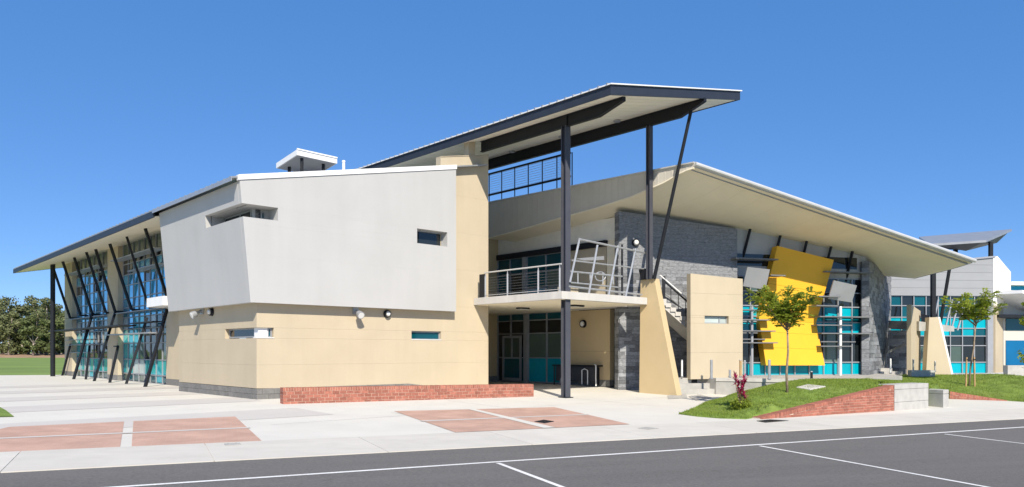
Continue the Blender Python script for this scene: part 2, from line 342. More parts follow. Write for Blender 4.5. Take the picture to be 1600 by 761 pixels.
# footpath slabs
fp_t = (G(700, 678)-e0).dot(road_n)
foot = tag(bpy.data.objects.new('footpath', None), kind='structure'); col.objects.link(foot); foot.location = rp(8, fp_t/2); ORG[foot.name] = V3(foot.location)
for k in range(-4, 13):
    s0 = k*3.05
    sheet('paving_slab', [rp(s0+.006, 0), rp(s0+3.044, 0), rp(s0+3.044, fp_t), rp(s0+.006, fp_t)], .024, M['path'], foot, thick=.12)
# paver areas
def pav(name, pxs, dz, m, parent=plaza_o): return sheet(name, [G(*p) for p in pxs], dz, m, parent)
tt = lambda px, py: px
pav('paver_panel', [(15, 668.4), (194, 660), (187, 703), (-30, 712), (-30, 679)], .022, M['paver'])
pav('paver_panel', [(208.5, 659.3), (367.5, 652), (411.5, 692.8), (205.5, 702)], .022, M['paver'])
pav('paver_panel', [(616, 643.5), (866, 637.2), (984, 664), (712, 677)], .022, M['paver'])
pav('concrete_strip', [(-30, 687.2), (390, 669), (391.5, 670.4), (-30, 689)], .027, M['band'])
pav('concrete_strip', [(656, 658.8), (917, 648.4), (921, 649.4), (660, 660.1)], .027, M['band'])
pav('concrete_strip', [(731, 640.6), (741, 640.3), (868, 669.7), (850, 670.6)], .030, M['plaza'])
# white road lines
def rline(p, q, wd, m=M['line']):
    a = G(*p); b = G(*q); d = (b-a); d.z = 0; d.normalize(); n = V3((-d.y, d.x, 0))*wd/2
    tag(sheet('road_marking', [a-n, b-n, b+n, a+n], .013, m, road_o), None)
ln_a = G(200, 761); ln_b = G(1600, 668); ld = (ln_b-ln_a); ld.z = 0; ld.normalize(); ln_n = V3((-ld.y, ld.x, 0))*.05
sheet('road_marking', [ln_a-ld*12-ln_n, ln_b+ld*40-ln_n, ln_b+ld*40+ln_n, ln_a-ld*12+ln_n], .013, M['line'], road_o)
for p, q in (((778, 724.5), (875, 761)), ((1187, 697.5), (1536, 761)), ((1476, 679), (1600, 694))):
    a = G(*p); b = G(*q); rline(p, (q[0]+(q[0]-p[0])*.8, q[1]+(q[1]-p[1])*.8), .09)
# grass corner at left
cl = MB(); cl_p = [G(-80, 637.5), G(0, 637.5), G(22, 652.5), G(-80, 655)]
tag(sheet('lawn_corner', cl_p, .03, M['lawn'], kind='structure'))
# grates and covers
def grate(px, label, m=M['iron'], n=6):
    pts = [G(*p) for p in px]; c = sum(pts, V3())/4; t = thing('drain_grate', label, 'drain grate', c)
    up = Z*.026
    mb = MB(); mb.prism([p+up for p in pts], (0, 0, .006)); part('cover', mb, m, t)
    b = MB()
    for k in range(n):
        s = (k+.5)/n; p = pts[0].lerp(pts[1], s); q = pts[3].lerp(pts[2], s); b.bar(p+up+Z*.009, q+up+Z*.009, .035, .008)
    part('grate_bar', b, M['concrete2'] if m is M['concrete2'] else M['black'], t)
grate([(835, 660.5), (850, 657.8), (866, 660.2), (851, 663)], 'small dark drain grate set in the pink paver panel')
grate([(996, 671), (1010, 669.3), (1030, 671.3), (1014, 673)], 'flat grey pit cover in the footpath below the tip of the lawn', M['concrete2'], 3)
grate([(1182, 659.5), (1203, 657.3), (1233, 659), (1196, 662)], 'long grey drain grate in the footpath below the sloping brick wall', M['iron'], 8)
grate([(350, 695.5), (375, 694.2), (377, 697), (352, 698.4)], 'flat service cover at the right corner of the left pink pavers', M['concrete2'], 2)
grate([(1043, 618.8), (1072, 616), (1074, 622.5), (1044, 624.5)], 'square grey pit lid at the foot of the leaning cream buttress', M['concrete2'], 2)
grate([(1076, 620.5), (1094, 617.5), (1112, 622.5), (1088, 627)], 'tilted grey pit lid between the buttress and the lawn', M['concrete2'], 2)

# ---------------------------------------------------------------- left block: cream and white corner building with the glazed wing
FA = Frame(C0, U, -V); FL = Frame(C0, V, -U)
bld = thing('school_building', 'cream and pale grey corner block with a long blue glazed wing on its left', 'building', C0)
AE = 10.045; AL = 7.25
RS = .2026; ztop = lambda u: 7.17+RS*(u-9.74)
frt = [(0, .38), (AE, .20), (AE, 9.80), (7.62, 9.28), (7.62, 8.3), (0, 7.0)]
# front cream panels (below and right of the white box)
w2a, w2t = FA.hit(643, 518); w2b, w2u = FA.hit(689.3, 536.3)
cw_r = FA.hit(428, 512)[0]; cw_t = FA.hit(401, 511.5)[1]; cw_b = FA.hit(401, 528)[1]
cl_l = FL.hit(351.5, 522)[0]
w2u, w2t = cw_b, cw_t
rows = [1.15, cw_t, 3.4, 4.9, 6.4, 7.9]
panels(bld, 'wall_panel', FA, [(0.0, .38), (AE, .16), (AE, 3.4), (0, 3.4)], rows, -.3, 0, M['cream'], holes=[(w2a, w2b, w2u, w2t), (-1, cw_r, cw_b, cw_t)], gap=.0025)
panels(bld, 'wall_panel', FA, [(7.55, 3.4), (AE, 3.4), (AE, 9.80), (7.62, 9.30), (7.55, 9.30)], rows, -.3, 0, M['cream'], gap=.002)
panels(bld, 'wall_panel', FL, [(.302, .38), (AL, .38), (AL, 3.6), (.302, 3.6)], rows, -.3, 0, M['cream'], holes=[(0, cl_l, cw_b, cw_t)], gap=.0025)
part('wall_core', MB().box(FA, .33, 7.5, .4, 3.3, -1.6, -.75), M['dark'], bld)
part('wall_return', MB().box(FL, AL-.3, AL-.003, .05, 3.4, -1.8, -.302), M['cream_dark'], bld)
# plinth blocks
bf = [(0, 0), (AE, 0), (AE, .155), (7.4, .19), (6.0, .37), (0, .37)]
masonry(bld, 'block', FA, bf, .185, .4, -.25, .012, M['block'], .008, .002)
masonry(bld, 'block', FL, [(.252, 0), (AL, 0), (AL, .37), (.252, .37)], .185, .4, -.25, .012, M['block'], .008, .002)
# slot windows in cream
def slot(parent, f, a0, a1, b0, b1, c, fw=.06, gm=M['tealdk'], mull=()):
    wnd = part('window', MB().box(f, a0, a1, b0, b0+fw, c-.06, c).box(f, a0, a1, b1-fw, b1, c-.06, c).box(f, a0, a0+fw, b0+fw, b1-fw, c-.06, c).box(f, a1-fw, a1, b0+fw, b1-fw, c-.06, c), M['alu'], parent)
    xs = [a0+fw]+list(mull)+[a1-fw]
    for x in mull: part('mullion', MB().box(f, x-.03, x+.03, b0+fw, b1-fw, c-.055, c-.002), M['alu'], wnd)
    for x0, x1 in zip(xs[:-1], xs[1:]): part('pane', MB().box(f, x0, x1, b0+fw, b1-fw, c-.05, c-.03), gm, wnd)
    return wnd
slot(bld, FA, w2a, w2b, w2u, w2t, -.1, .05, M['tealdk'])
part('sill', MB().box(FA, w2a, w2b, w2u-.0, w2u+.02, -.098, .015), M['whitetrim'], bld)
slot(bld, FA, .42, cw_r-.02, cw_b+.02, cw_t, -.11, .05, M['tealdk'])
part('corner_post', MB().box(FA, .10, .42, cw_b, cw_t, -.42, -.10), M['whitetrim'], bld)
slot(bld, FL, .43, cl_l-.03, cw_b+.02, cw_t, -.14, .05, M['dark'])
part('window_reveal', MB().box(FA, .0, cw_r, cw_b-.005, cw_b+.018, -.3, .02), M['whitetrim'], bld)

# white box: front face vertical, left face leaning out
FB = Frame(C0+(-V)*.34, U, -V)
bb = FB.hit(391.5, 471.8); bt = FB.hit(374, 277.5); br = FB.hit(712.3, 487.5); brt = FB.hit(713, 257.5)
BR = .5*(br[0]+brt[0]); zb = 3.185
lean = (bt[0]-bb[0])/(bt[1]-bb[1])
cx = lambda z: bb[0]+lean*(z-zb)          # corner line a(z)
zt = lambda a: ztop(UC+a)-.14
box_poly = [(bb[0], zb), (BR, zb), (BR, zt(BR)), (cx(7.0), zt(cx(7.0)))]
n_t = FB.hit(377, 317)[1]; n_b = FB.hit(378.6, 338)[1]; n_r = FB.hit(434.5, 334)[0]
ww = (FB.hit(651.8, 367)[0], FB.hit(699, 372)[0], FB.hit(652, 378.6)[1]-.03, FB.hit(652, 356.8)[1])
panels(bld, 'white_panel', FB, box_poly, [zb+1.55], -.2, 0, M['white'], holes=[(-5, n_r, n_b, n_t), ww], gap=.0008)
# left leaning face: built from quads between u(z) and v
bl = 7.6                                   # length back along V
class Lean:                                # frame-like: a back along V, b height on the leaning face
    def __init__(s, off=0): s.off = off
    def P(s, a, b, c=0): return C0+U*(cx(b))+V*(a-.34)+Z*b-U*c
FLn = Lean()
nl = 4.0
def left_a(px, py, z0):                    # a on leaning face for pixel
    n = (V.cross(U*lean+Z)).normalized(); p = hitp(px, py, FLn.P(0, z0), n); return (p-FLn.P(0, p.z)).dot(V), p.z
na = left_a(321, 345, 5)[0]; bl = .5*(left_a(264, 486, 4)[0]+left_a(250, 330, 4)[0]+.2)
ztl = lambda: ztop(9.74)-.12
zz = ztl()
panels(bld, 'white_panel', FLn, [(.202, zb), (bl, zb), (bl, zz), (.202, zz)], [zb+1.55, n_b, n_t], -.2, 0, M['white'], holes=[(.1, na, n_b, n_t)], gap=.0008)
# recess behind the corner notch
ci = lambda z: cx(z)
rw = MB(); rw.box(FB, cx(n_b)+.25, n_r+.2, n_t-.003, n_t+.09, -1.0, -.202); rw.box(FB, cx(n_b)+.2, n_r+.2, n_b-.09, n_b+.003, -1.0, -.202)
Lf = Frame(FB.P(cx(n_b), 0, 0), V, -U)
rw.box(Lf, 1.0, na+.2, n_t-.003, n_t+.09, -1.0, -.202); rw.box(Lf, 1.0, na+.2, n_b-.09, n_b+.003, -1.0, -.202)
rw.box(FB, n_r, n_r+.08, n_b, n_t, -.72, -.2); rw.box(Lf, na, na+.08, n_b, n_t, -.72, -.2)
part('window_reveal', rw, M['white'], bld)
part('recess_wall', MB().box(FB, cx(n_b)+.62, n_r, n_b, n_t, -.86, -.70), M['white'], bld)
slot(bld, FB, cx(n_b)+1.0, n_r-.25, n_b+.08, n_t-.06, -.66, .05, M['tealdk'])
slot(bld, Lf, .75, na-.05, n_b+.02, n_t-.02, -.62, .05, M['dark'], mull=(na*.55,))
part('recess_wall', MB().box(Lf, .7, na-.02, n_b, n_t, -.9, -.72), M['stonecore'], bld)
# window on white
slot(bld, FB, ww[0]-.2, ww[1]-.0, ww[2], ww[3], -.32, .05, M['dark'])
wr = MB(); wr.box(FB, ww[1], ww[1]+.06, ww[2], ww[3], -.4, -.2); wr.box(FB, ww[0]-.1, ww[1], ww[3], ww[3]+.06, -.4, -.2); wr.box(FB, ww[0]-.1, ww[1], ww[2]-.06, ww[2], -.4, -.2); wr.box(FB, ww[0]-.26, ww[0]-.2, ww[2], ww[3], -.4, -.2)
part('window_reveal', wr, M['white'], bld)
# box underside and front trim
part('underside', MB().prism([FB.P(bb[0]+.03, zb+.02, -.2), FB.P(BR, zb+.02, -.2), FB.P(BR, zb+.02, -.37), FB.P(bb[0]+.03, zb+.02, -bl)], (0, 0, .05)).prism([FB.P(bb[0]+.2, zb+.023, -.2), FB.P(bb[0]+.7, zb+.023, -.2), FB.P(bb[0]+.7, zb+.023, -bl), FB.P(bb[0]+.2, zb+.023, -bl)], (0, 0, .05)), M['white'], bld)
part('end_wall', MB().prism([FLn.P(bl-.002, zb, -.2), FLn.P(bl-.002, zb, -2.6), FLn.P(bl-.002, zz, -2.6), FLn.P(bl-.002, zz, -.2)], V*.12), M['white'], bld)
part('fascia', MB().fprism(FB, [(cx(7)-.05, zt(cx(7))), (BR+.02, zt(BR)), (BR+.02, zt(BR)+.17), (cx(7)-.05, zt(cx(7))+.17)], -.15, .035), M['whitetrim'], bld)
# main roof over box and wing
vF, vB = VC+.34-.05, 60.4; uE, uR = 9.70, 21.0
def rq(u, v, dz=0): return uv(u, v, ztop(u)+dz)
vF = VC-.30
rf = part('roof', MB().hexa([rq(uE, vF, -.05), rq(20.4, vF, -.05), rq(20.4, vB, -.05), rq(uE, vB, -.05)], [rq(uE, vF), rq(20.4, vF), rq(20.4, vB), rq(uE, vB)]), M['roofmetal'], bld)
rib = MB()
for k in range(int((vB-vF)/.5)): rib.bar(rq(uE-.02, vF+.15+k*.5, .015), rq(20.3, vF+.15+k*.5, .01), .035, .022)
part('roof_rib', rib, M['roofmetal'], rf)
vW = VC-.34+bl
part('eave_fascia', MB().hexa([rq(uE, vW, -.31), rq(uE+.07, vW, -.31), rq(uE+.07, vB, -.31), rq(uE, vB, -.31)], [rq(uE, vW, -.06), rq(uE+.07, vW, -.06), rq(uE+.07, vB, -.06), rq(uE, vB, -.06)]), M['navy'], bld)
part('eave_fascia', MB().hexa([rq(uE, vB-.07, -.31), rq(14, vB-.07, -.31), rq(14, vB, -.31), rq(uE, vB, -.31)], [rq(uE, vB-.07, -.06), rq(14, vB-.07, -.06), rq(14, vB, -.06), rq(uE, vB, -.06)]), M['navy'], bld)
part('gutter', MB().hexa([rq(uE-.03, vF, -.14), rq(uE, vF, -.14), rq(uE, vW, -.14), rq(uE-.03, vW, -.14)], [rq(uE-.03, vF, -.0), rq(uE, vF, -.0), rq(uE, vW, -.0), rq(uE-.03, vW, -.0)]), M['steel'], bld)
# soffit boards
zs = lambda u: ztop(u)-.30
sv = np.linspace(vW, vB-.08, 13)
for k in range(12):
    v0, v1 = sv[k]+.008, sv[k+1]-.008
    part('soffit_panel', MB().hexa([uv(uE+.08, v0, zs(uE+.08)), uv(12.6, v0, zs(12.6)), uv(12.6, v1, zs(12.6)), uv(uE+.08, v1, zs(uE+.08))], [uv(uE+.08, v0, zs(uE+.08)+.04), uv(12.6, v0, zs(12.6)+.04), uv(12.6, v1, zs(12.6)+.04), uv(uE+.08, v1, zs(uE+.08)+.04)]), M['soffit'], bld)
# glazed wing
UG = 12.3; FG = Frame(uv(UG, VC), V, -U); FP = Frame(uv(UG-.28, VC), V, -U)
va = lambda px, c=0: FG.hit(px, 560, c)[0]
zsf = zs(UG)
piers = [(va(280, .28)-.4, va(264)), (FP.hit(184, 560)[0], FP.hit(168, 560)[0]), (FP.hit(112.5, 560)[0], FP.hit(101, 560)[0])]
for k, (a0, a1) in enumerate(piers):
    panels(bld, 'pier', FP, [(a0, .3), (a1, .3), (a1, zsf+.02), (a0, zsf+.02)], [3.75], -.6, 0 if k else -.15, M['cream'], gap=.012)
    part('pier_base', MB().box(FP, a0+.01, a1-.01, 0, .3, -.58, .01 if k else -.14), M['block'], bld)
bays = [(piers[0][1], piers[1][0], 8), (piers[1][1], piers[2][0], 8)]
zr = [.04, .42, 1.18, 2.03, 2.78, 3.42, 3.95, 4.45, 5.15, 5.72, 6.3, 6.62, zsf]
rowm = ['tealdk', 'tealmirror', 'dark', 'tealmirror', 'tealmirror', 'bluemirror', 'bluemirror', 'bluemirror', 'bluemirror', 'bluemirror', 'dark', 'green']
for bi, (a0, a1, nc) in enumerate(bays):
    fr = MB(); xs = np.linspace(a0, a1, nc+1)
    cwall = part('curtain_wall', MB().box(FG, a0, a1, .0, .04, -.1, .06), M['alu'], bld)
    for x in xs: part('mullion', MB().box(FG, max(a0, x-.018), min(a1, x+.018), .04, zsf+.02, -.08, .03), M['alu'], cwall)
    for z in zr[1:-1]:
        part('transom', MB().box(FG, a0, a1, z-.022, z+.022, -.06, .025), M['alu'], cwall)
    for j, (z0, z1) in enumerate(zip(zr[:-1], zr[1:])):
        for i in range(nc):
            k = rowm[j]
            if j in (8, 9) and random.random() < .33: k = 'dark'
            if j == 3 and i < nc*.5: k = 'dark' if random.random() < .6 else 'green'
            if j == 2 and i >= nc*.62: k = 'tealmirror'
            if j == 2 and random.random() < .2: k = 'green'
            if j == 4: k = random.choice(['blind', 'tealmirror', 'bluemirror', 'tealdk', 'tealmirror'])
            if j == 1 and random.random() < .12: k = 'blind'
            if j == 0: k = random.choice(['tealdk', 'green', 'teal'])
            part('pane', MB().add([FG.P(xs[i]+.03, z0+.03, -.02+random.uniform(-.004, .004)), FG.P(xs[i+1]-.03, z0+.03, -.02+random.uniform(-.004, .004)), FG.P(xs[i+1]-.03, z1-.03, -.02+random.uniform(-.004, .004)), FG.P(xs[i]+.03, z1-.03, -.02)], [(0, 1, 2, 3)]), M[k], cwall)
part('wall_core', MB().box(FG, bays[0][0]-1, bays[1][1]+1.6, 0.02, 7.0, -3, -.62), M['stonecore'], bld)
# sun shades along the wing
for z, c0, c1, a0, a1, hh, mm in ((6.40, .25, .8, bays[0][0]-.4, bays[0][1]-.5, .05, 'alu'), (6.40, .25, .8, bays[1][0], bays[1][1]-.3, .05, 'alu'), (2.86, .5, 1.3, bays[0][0]+3.3, bays[1][1]+1.6, .07, 'black'), (2.45, .3, .9, bays[0][0]+.1, bays[0][1], .05, 'alu'), (2.98, .3, .75, bays[0][0], bays[0][0]+3.6, .05, 'black'), (5.72, .12, .5, bays[0][0]-.3, bays[0][1]-2.5, .04, 'alu'), (3.62, .1, .45, bays[0][0], bays[0][1], .04, 'alu'), (3.62, .1, .45, bays[1][0], bays[1][1], .04, 'alu'), (1.98, .12, .5, bays[1][0]+2.5, bays[1][1]+.5, .04, 'alu'), (2.3, .12, .5, bays[1][0]+2.5, bays[1][1]+.8, .04, 'alu'), (1.5, .12, .4, bays[1][0]+3, bays[1][1]+.2, .04, 'alu')):
    part('sun_shade', MB().box(FG, a0, a1, z, z+hh, c0, c1), M[mm], bld)
ups = [((82, 415), (109.6, 497)), ((98, 408.7), (126, 493)), ((116, 402.4), (144.5, 491)), ((135, 394), (165.5, 488.7)), ((149.4, 389.4), (180, 487)), ((171.7, 381), (205.7, 484)), ((198, 369.8), (232.5, 480)), ((227, 357), (266, 480))]
FS = Frame(uv(UG-.42, VC), V, -U); sn = (Z-U*RS).normalized(); sP = uv(12, 40, zs(12))
for t_, b_ in ups:
    p = hitp(*t_, sP, sn); q = FS.h3(*b_); d = (p-q).normalized()
    part('strut', MB().bar(p+d*.05, q, .11, .11), M['black'], bld)
    part('strut_bracket', MB().bar(q, q+U*.42, .1, .1), M['black'], bld)
lows = [((226.7, 605), (261, 483), .1), ((197, 600.5), (229.8, 496), .0), ((171.3, 598.5), (184.5, 541), .3), ((147, 596), (180, 488), .2), ((134, 593.4), (140, 541), 0), ((115, 593), (144, 491), .2), ((97.4, 587.2), (110, 538), .1)]
for b_, t_, k in lows:
    p = G(*b_); q = FS.h3(*t_)
    part('strut', MB().bar(p, q, .115, .115), M['black'], bld)
    if k == .3: part('strut_bracket', MB().bar(q, q+V*.75, .07, .07), M['black'], bld)
yy = 11.0/(U.y+U.x*(82.5-800)/FOC); pc = V3(((82.5-800)/FOC*yy, yy, 0))
part('column', MB().bar(pc, pc+Z*(zs(11)+.02), .2, .2), M['black'], bld)
q0 = FS.h3(240, 472, .35); q1 = FS.h3(262, 470, .6)
part('drip_box', MB().box(FS, FS.hit(262, 470, .5)[0]-.3, FS.hit(240, 472, .5)[0], FS.hit(245, 480, .5)[1], FS.hit(245, 466, .5)[1], .1, .8), M['whitetrim'], bld)
# small column carrying the canopy beam
part('column', MB().box(FA, 9.0, 9.35, 9.3, 10.4, -.32, -.02), M['cream'], bld)
part('parapet_cap', MB().fprism(FA, [(7.55, 9.305), (AE+.02, 9.805), (AE+.02, 9.83), (7.55, 9.33)], -.33, .02), M['cream'], bld)

# wall lamps
def bulkhead(px, py, f, label, r=.13, c=0):
    p = f.h3(px, py, c); n = f.n; t = thing('wall_lamp', label, 'wall lamp', p, 'round bulkhead lamps on the walls')
    part('housing', MB().disc(p-n*.01, n, r*1.15, .12, 20, r*1.05), M['black'], t)
    part('lens', MB().disc(p+n*.11, n, r*.82, .06, 20, r*.5), M['lens'], t, smooth=True)
def flood(px, py, f, label):
    p = f.h3(px, py); n = f.n; t = thing('floodlight', label, 'floodlight', p, 'floodlights under the white box')
    part('bracket', MB().bar(p-n*.01+Z*.12, p+n*.06+Z*.12, .22, .3), M['steel'], t)
    h = p+n*.28-Z*.02; d = (n-Z*.5).normalized()
    part('lamp_head', MB().tube(p+n*.05+Z*.1, h, .05, .06, 10).disc(h-d*.05, d, .11, .2, 16, .14), M['alu'], t)
    part('lens', MB().disc(h+d*.145, d, .115, .015, 16), M['lens'], t)
flood(555, 490, FA, 'grey floodlight under the pale grey box on the sunny cream wall')
bulkhead(604, 490.5, FA, 'round bulkhead lamp to the right of the floodlight on the sunny cream wall')
flood(317, 490, FL, 'grey floodlight under the pale grey box on the shaded left wall')
bulkhead(332, 487.5, FL, 'round bulkhead lamp beside the floodlight on the shaded left wall')

# rooftop vent canopy and pipe
va_ = thing('rooftop_canopy', 'small white pitched canopy on thin posts on the roof above the white box', 'rooftop canopy', uv(14, VC+3.2, ztop(14)))
cP = hitp(464, 233.5, uv(0, VC+2.2), V); cL = hitp(431.5, 255, cP-U*0, U); cL = V3((cL.x, cL.y, cL.z))
cR = hitp(526.8, 247.5, cP, V)
back = cL-cP
ds = Z*-.2
mb = MB(); pts = [cP, cR, cR+back, cL]; part('soffit', MB().hexa([cP.lerp(cR+back, .03)+ds-Z*.012, cR.lerp(cL, .03)+ds-Z*.012, (cR+back).lerp(cP, .03)+ds-Z*.012, cL.lerp(cR, .03)+ds-Z*.012], [cP.lerp(cR+back, .03)+ds-Z*.003, cR.lerp(cL, .03)+ds-Z*.003, (cR+back).lerp(cP, .03)+ds-Z*.003, cL.lerp(cR, .03)+ds-Z*.003]), M['greypanel'], va_)  # separate grey underside sheet; the shade under the canopy is painted by its colour
mb.hexa([p+ds for p in pts], pts); part('roof', mb, M['whitetrim'], va_)
part('flashing', MB().bar(cP+Z*.02, cR+Z*.02, .06, .05), M['whitetrim'], va_)
for s, r_ in ((.18, .12), (.2, .75), (.75, .18), (.8, .8)):
    q = cP.lerp(cR, s)+back*r_+ds; u_ = q.dot(U); part('post', MB().bar(q, V3((q.x, q.y, ztop(u_)-.05)), .1, .1), M['black'], va_)
pp = hitp(537, 252, uv(0, VC+1.5), V)
vp_ = thing('vent_pipe', 'short white vent pipe on the roof right of the small white canopy', 'vent pipe', V3((pp.x, pp.y, ztop(pp.dot(U))-.1)))
part('pipe', MB().tube(V3((pp.x, pp.y, ztop(pp.dot(U))-.1)), pp-Z*.03, .055, .055, 12), M['whitetrim'], vp_, smooth=False)
part('cap', MB().tube(pp-Z*.03, pp+Z*.03, .075, .05, 12), M['whitetrim'], vp_)

# ---------------------------------------------------------------- tall entrance canopy
zc = lambda u: 10.29+RS*(u-20.35)
cu0, cu1, cv0, cv1 = 19.34, 27.35, 16.3, 37.0
can = thing('entrance_canopy', 'tall sloping roof with dark steel edge on slim posts over the entrance', 'canopy', uv(20.35, 19.3, gz(*uv(20.35, 19.3).xy)))
cq = lambda u, v, dz: uv(u, v, zc(u)+dz)
def cbox(u0, u1, v0, v1, d0, d1): return MB().hexa([cq(u0, v0, d0), cq(u1, v0, d0), cq(u1, v1, d0), cq(u0, v1, d0)], [cq(u0, v0, d1), cq(u1, v0, d1), cq(u1, v1, d1), cq(u0, v1, d1)])
part('roof', cbox(cu0-.06, cu1+.06, cv0-.06, cv1, .34, .38), M['whitetrim'], can)
rb = MB()
for k in range(int((cv1-cv0)/.38)): rb.bar(cq(cu0-.1, cv0+.1+k*.38, .40), cq(cu1, cv0+.1+k*.38, .395), .03, .025)
part('roof_rib', rb, M['roofmetal'], can)
part('fascia', cbox(cu0, cu0+.06, cv0, cv1, .0, .34), M['navy'], can)
part('fascia', cbox(cu0+.06, cu1, cv0, cv0+.06, .0, .338), M['navy'], can)
part('fascia', cbox(cu1-.06, cu1, cv0+.06, cv1, .0, .337), M['navy'], can)
nb = 46; vv = np.linspace(cv0+.07, cv1-.05, nb+1)
for k in range(nb): part('soffit_board', cbox(cu0+.07, cu1-.07, vv[k]+.012, vv[k+1]-.012, .03, .06), M['soffit_white'], can)
part('soffit_backing', cbox(cu0+.07, cu1-.07, cv0+.07, cv1-.05, .062, .08), M['alu'], can)
def beam(u, v0, v1, dep, wd=.16):
    z = zc(u)+.025
    f = Frame(uv(u, 0), V, -U); mb = MB()
    mb.fprism(f, [(v0, z-.12), (v0+1.1, z-dep), (v1, z-dep), (v1, z), (v0, z)], -.02, .02)
    mb.fprism(f, [(v0, z-.12), (v0+1.1, z-dep), (v1, z-dep), (v1, z-dep-.025), (v0+1.1, z-dep-.025), (v0, z-.145)], -wd/2, wd/2)
    mb.box(f, v0, v1, z-.024, z, -wd/2, -.021); mb.box(f, v0, v1, z-.024, z, .021, wd/2); mb.box(f, v0-.015, v0, z-.14, z, -wd/2, wd/2)
    return part('beam', mb, M['black'], can)
beam(20.33, 16.55, 24.1, .42); beam(24.85, 16.3, 36, .48)
p1 = V3((1.983, 27.976, 0)); p1.z = gz(p1.x, p1.y)
p2b = hitp(1014.7, 436, uv(24.85, 0), U)
def post(p, top, wd, parent):
    f = Frame(p, U, -V); h = top-p.z
    mb = MB(); mb.box(f, -wd/2, wd/2, 0, h, -wd/2, -wd/2+.03).box(f, -wd/2, wd/2, 0, h, wd/2-.03, wd/2).box(f, -.02, .02, 0, h, -wd/2+.03, wd/2-.03)
    return part('post', mb, M['post'], parent)
pst = post(p1, zc(20.35)-.39, .25, can); part('post_cap', MB().box(Frame(p1, U, -V), -.09, .09, zc(20.35)-.39-p1.z, zc(20.35)-p1.z, -.13, .13), M['black'], can)
part('base_plate', MB().box(Frame(p1, U, -V), -.2, .2, .016, .04, -.2, .2), M['black'], can)
post(p2b, zc(24.85)-.45, .2, can)
s_t = hitp(1078, 181, uv(24.85, 0), U); s_b = hitp(1022, 436, uv(24.92, 0), U)
part('strut', MB().tube(s_b, s_t+(s_t-s_b).normalized()*.3, .075, .065, 10), M['black'], can)
for px, py in ((964, 188.5), (878, 213), (800, 236.5), (736, 253)):
    c = hitp(px, py, uv(20.35, 20, zc(20.35)), Z-U*RS); part('downlight', MB().disc(c-Z*.0, -Z, .15, .05, 16).disc(c-Z*.05, -Z, .11, .012, 16), M['alu'], can)

# ---------------------------------------------------------------- right wing: roof, stone walls, glazing
wing = thing('school_wing', 'wing with a broad upswept roof, slate walls, teal glazing and a yellow panel', 'building', V3((6, 34, 0)))
P1 = hitp(1085, 255, V*16.9, V); P2 = at(1518, 405, 34.0)
B1 = V; B2 = (V3((21.4, 42.9, 0))-V3((P2.x, P2.y, 0))).normalized()
prof = [(0, 0), (.35, .03), (.7, .11), (1.4, .33), (3.1, .66), (5, .86), (7.1, 1.0), (9.5, 1.2), (12.4, 1.40)]
def sof(s, k):
    g = P1.lerp(P2, s); d, dz = prof[k]; L = (1-s)+s*.48; bd = (B1*(1-s)+B2*s).normalized()
    p = g+bd*d*L; p.z = g.z-.16-dz*((1-s)+s*.10); return p
def rtop(s, k):
    p = sof(s, k); g = P1.lerp(P2, s); p.z = max(g.z+.03+.012*prof[k][0]*1.5, p.z+.1); return p
ns = 16; sb = MB(); rt = MB(); K = len(prof)
for i in range(ns):
    s0, s1 = i/ns, (i+1)/ns
    part('soffit_panel', MB().add([sof(s0+.0001, k) for k in range(K)]+[sof(s1-.0001, k) for k in range(K)], [(k, k+1, K+k+1, K+k) for k in range(K-1)]), M['soffit'], wing, smooth=True)
vs = []; fs = []
for i in range(ns+1):
    for k in range(K): vs.append(rtop(i/ns, k))
for i in range(ns):
    for k in range(K-1): fs.append((i*K+k, i*K+k+1, (i+1)*K+k+1, (i+1)*K+k))
part('roof', MB().add(vs, fs), M['roofmetal'], wing)
# gutter
gd = (P2-P1).normalized(); gn = V3((gd.y, -gd.x, 0)).normalized()
part('gutter', MB().path([P1+gn*.06-Z*.04, P2+gn*.06-Z*.04+gd*.15], [.085, .085], 10), M['silver'], wing)
part('roof_edge', MB().bar(P1-Z*.05, P2-Z*.05, .05, .2), M['silver'], wing)
part('shadow_trim', MB().bar(P1-Z*.19-gn*.22, P2-Z*.19-gn*.22, .06, .06), M['alu'], wing)
# verge cladding in vertical sheets
for k in range(36):
    t0, t1 = 12.4*k/36, 12.4*(k+1)/36
    def zb_(t):
        for (d0, z0), (d1, z1) in zip(prof[:-1], prof[1:]):
            if d0 <= t <= d1+1e-6: return P1.z-.19-(z0+(z1-z0)*(t-d0)/(d1-d0))
        return P1.z-1.6
    q = [P1+V*(t0+.004), P1+V*(t1-.004)]
    a, b = V3((q[0].x, q[0].y, zb_(t0))), V3((q[1].x, q[1].y, zb_(t1)))
    a2, b2 = V3((q[0].x, q[0].y, P1.z+.02+.018*t0)), V3((q[1].x, q[1].y, P1.z+.02+.018*t1))
    part('cladding_sheet', MB().prism([a, b, b2, a2], U*.04), M['cladding'], wing)
    part('cladding_rib', MB().prism([a-V*.01, a+V*.03, V3((0, 0, a2.z-a.z))+a+V*.03, V3((0, 0, a2.z-a.z))+a-V*.01], -U*.009), M['cladding'], wing)
tr = MB()
vts = [P1+V*d for d, _ in prof]
for (d0, z0), (d1, z1) in zip(prof[:-1], prof[1:]):
    tr.bar(P1+V*d0+Z*(-.19-z0)-U*.02, P1+V*d1+Z*(-.19-z1)-U*.02, .07, .05)
part('verge_trim', tr, M['soffit'], wing)
part('verge_cap', MB().bar(P1+Z*.03-U*.01, P1+V*12.4+Z*.25-U*.01, .12, .05), M['silver'], wing)
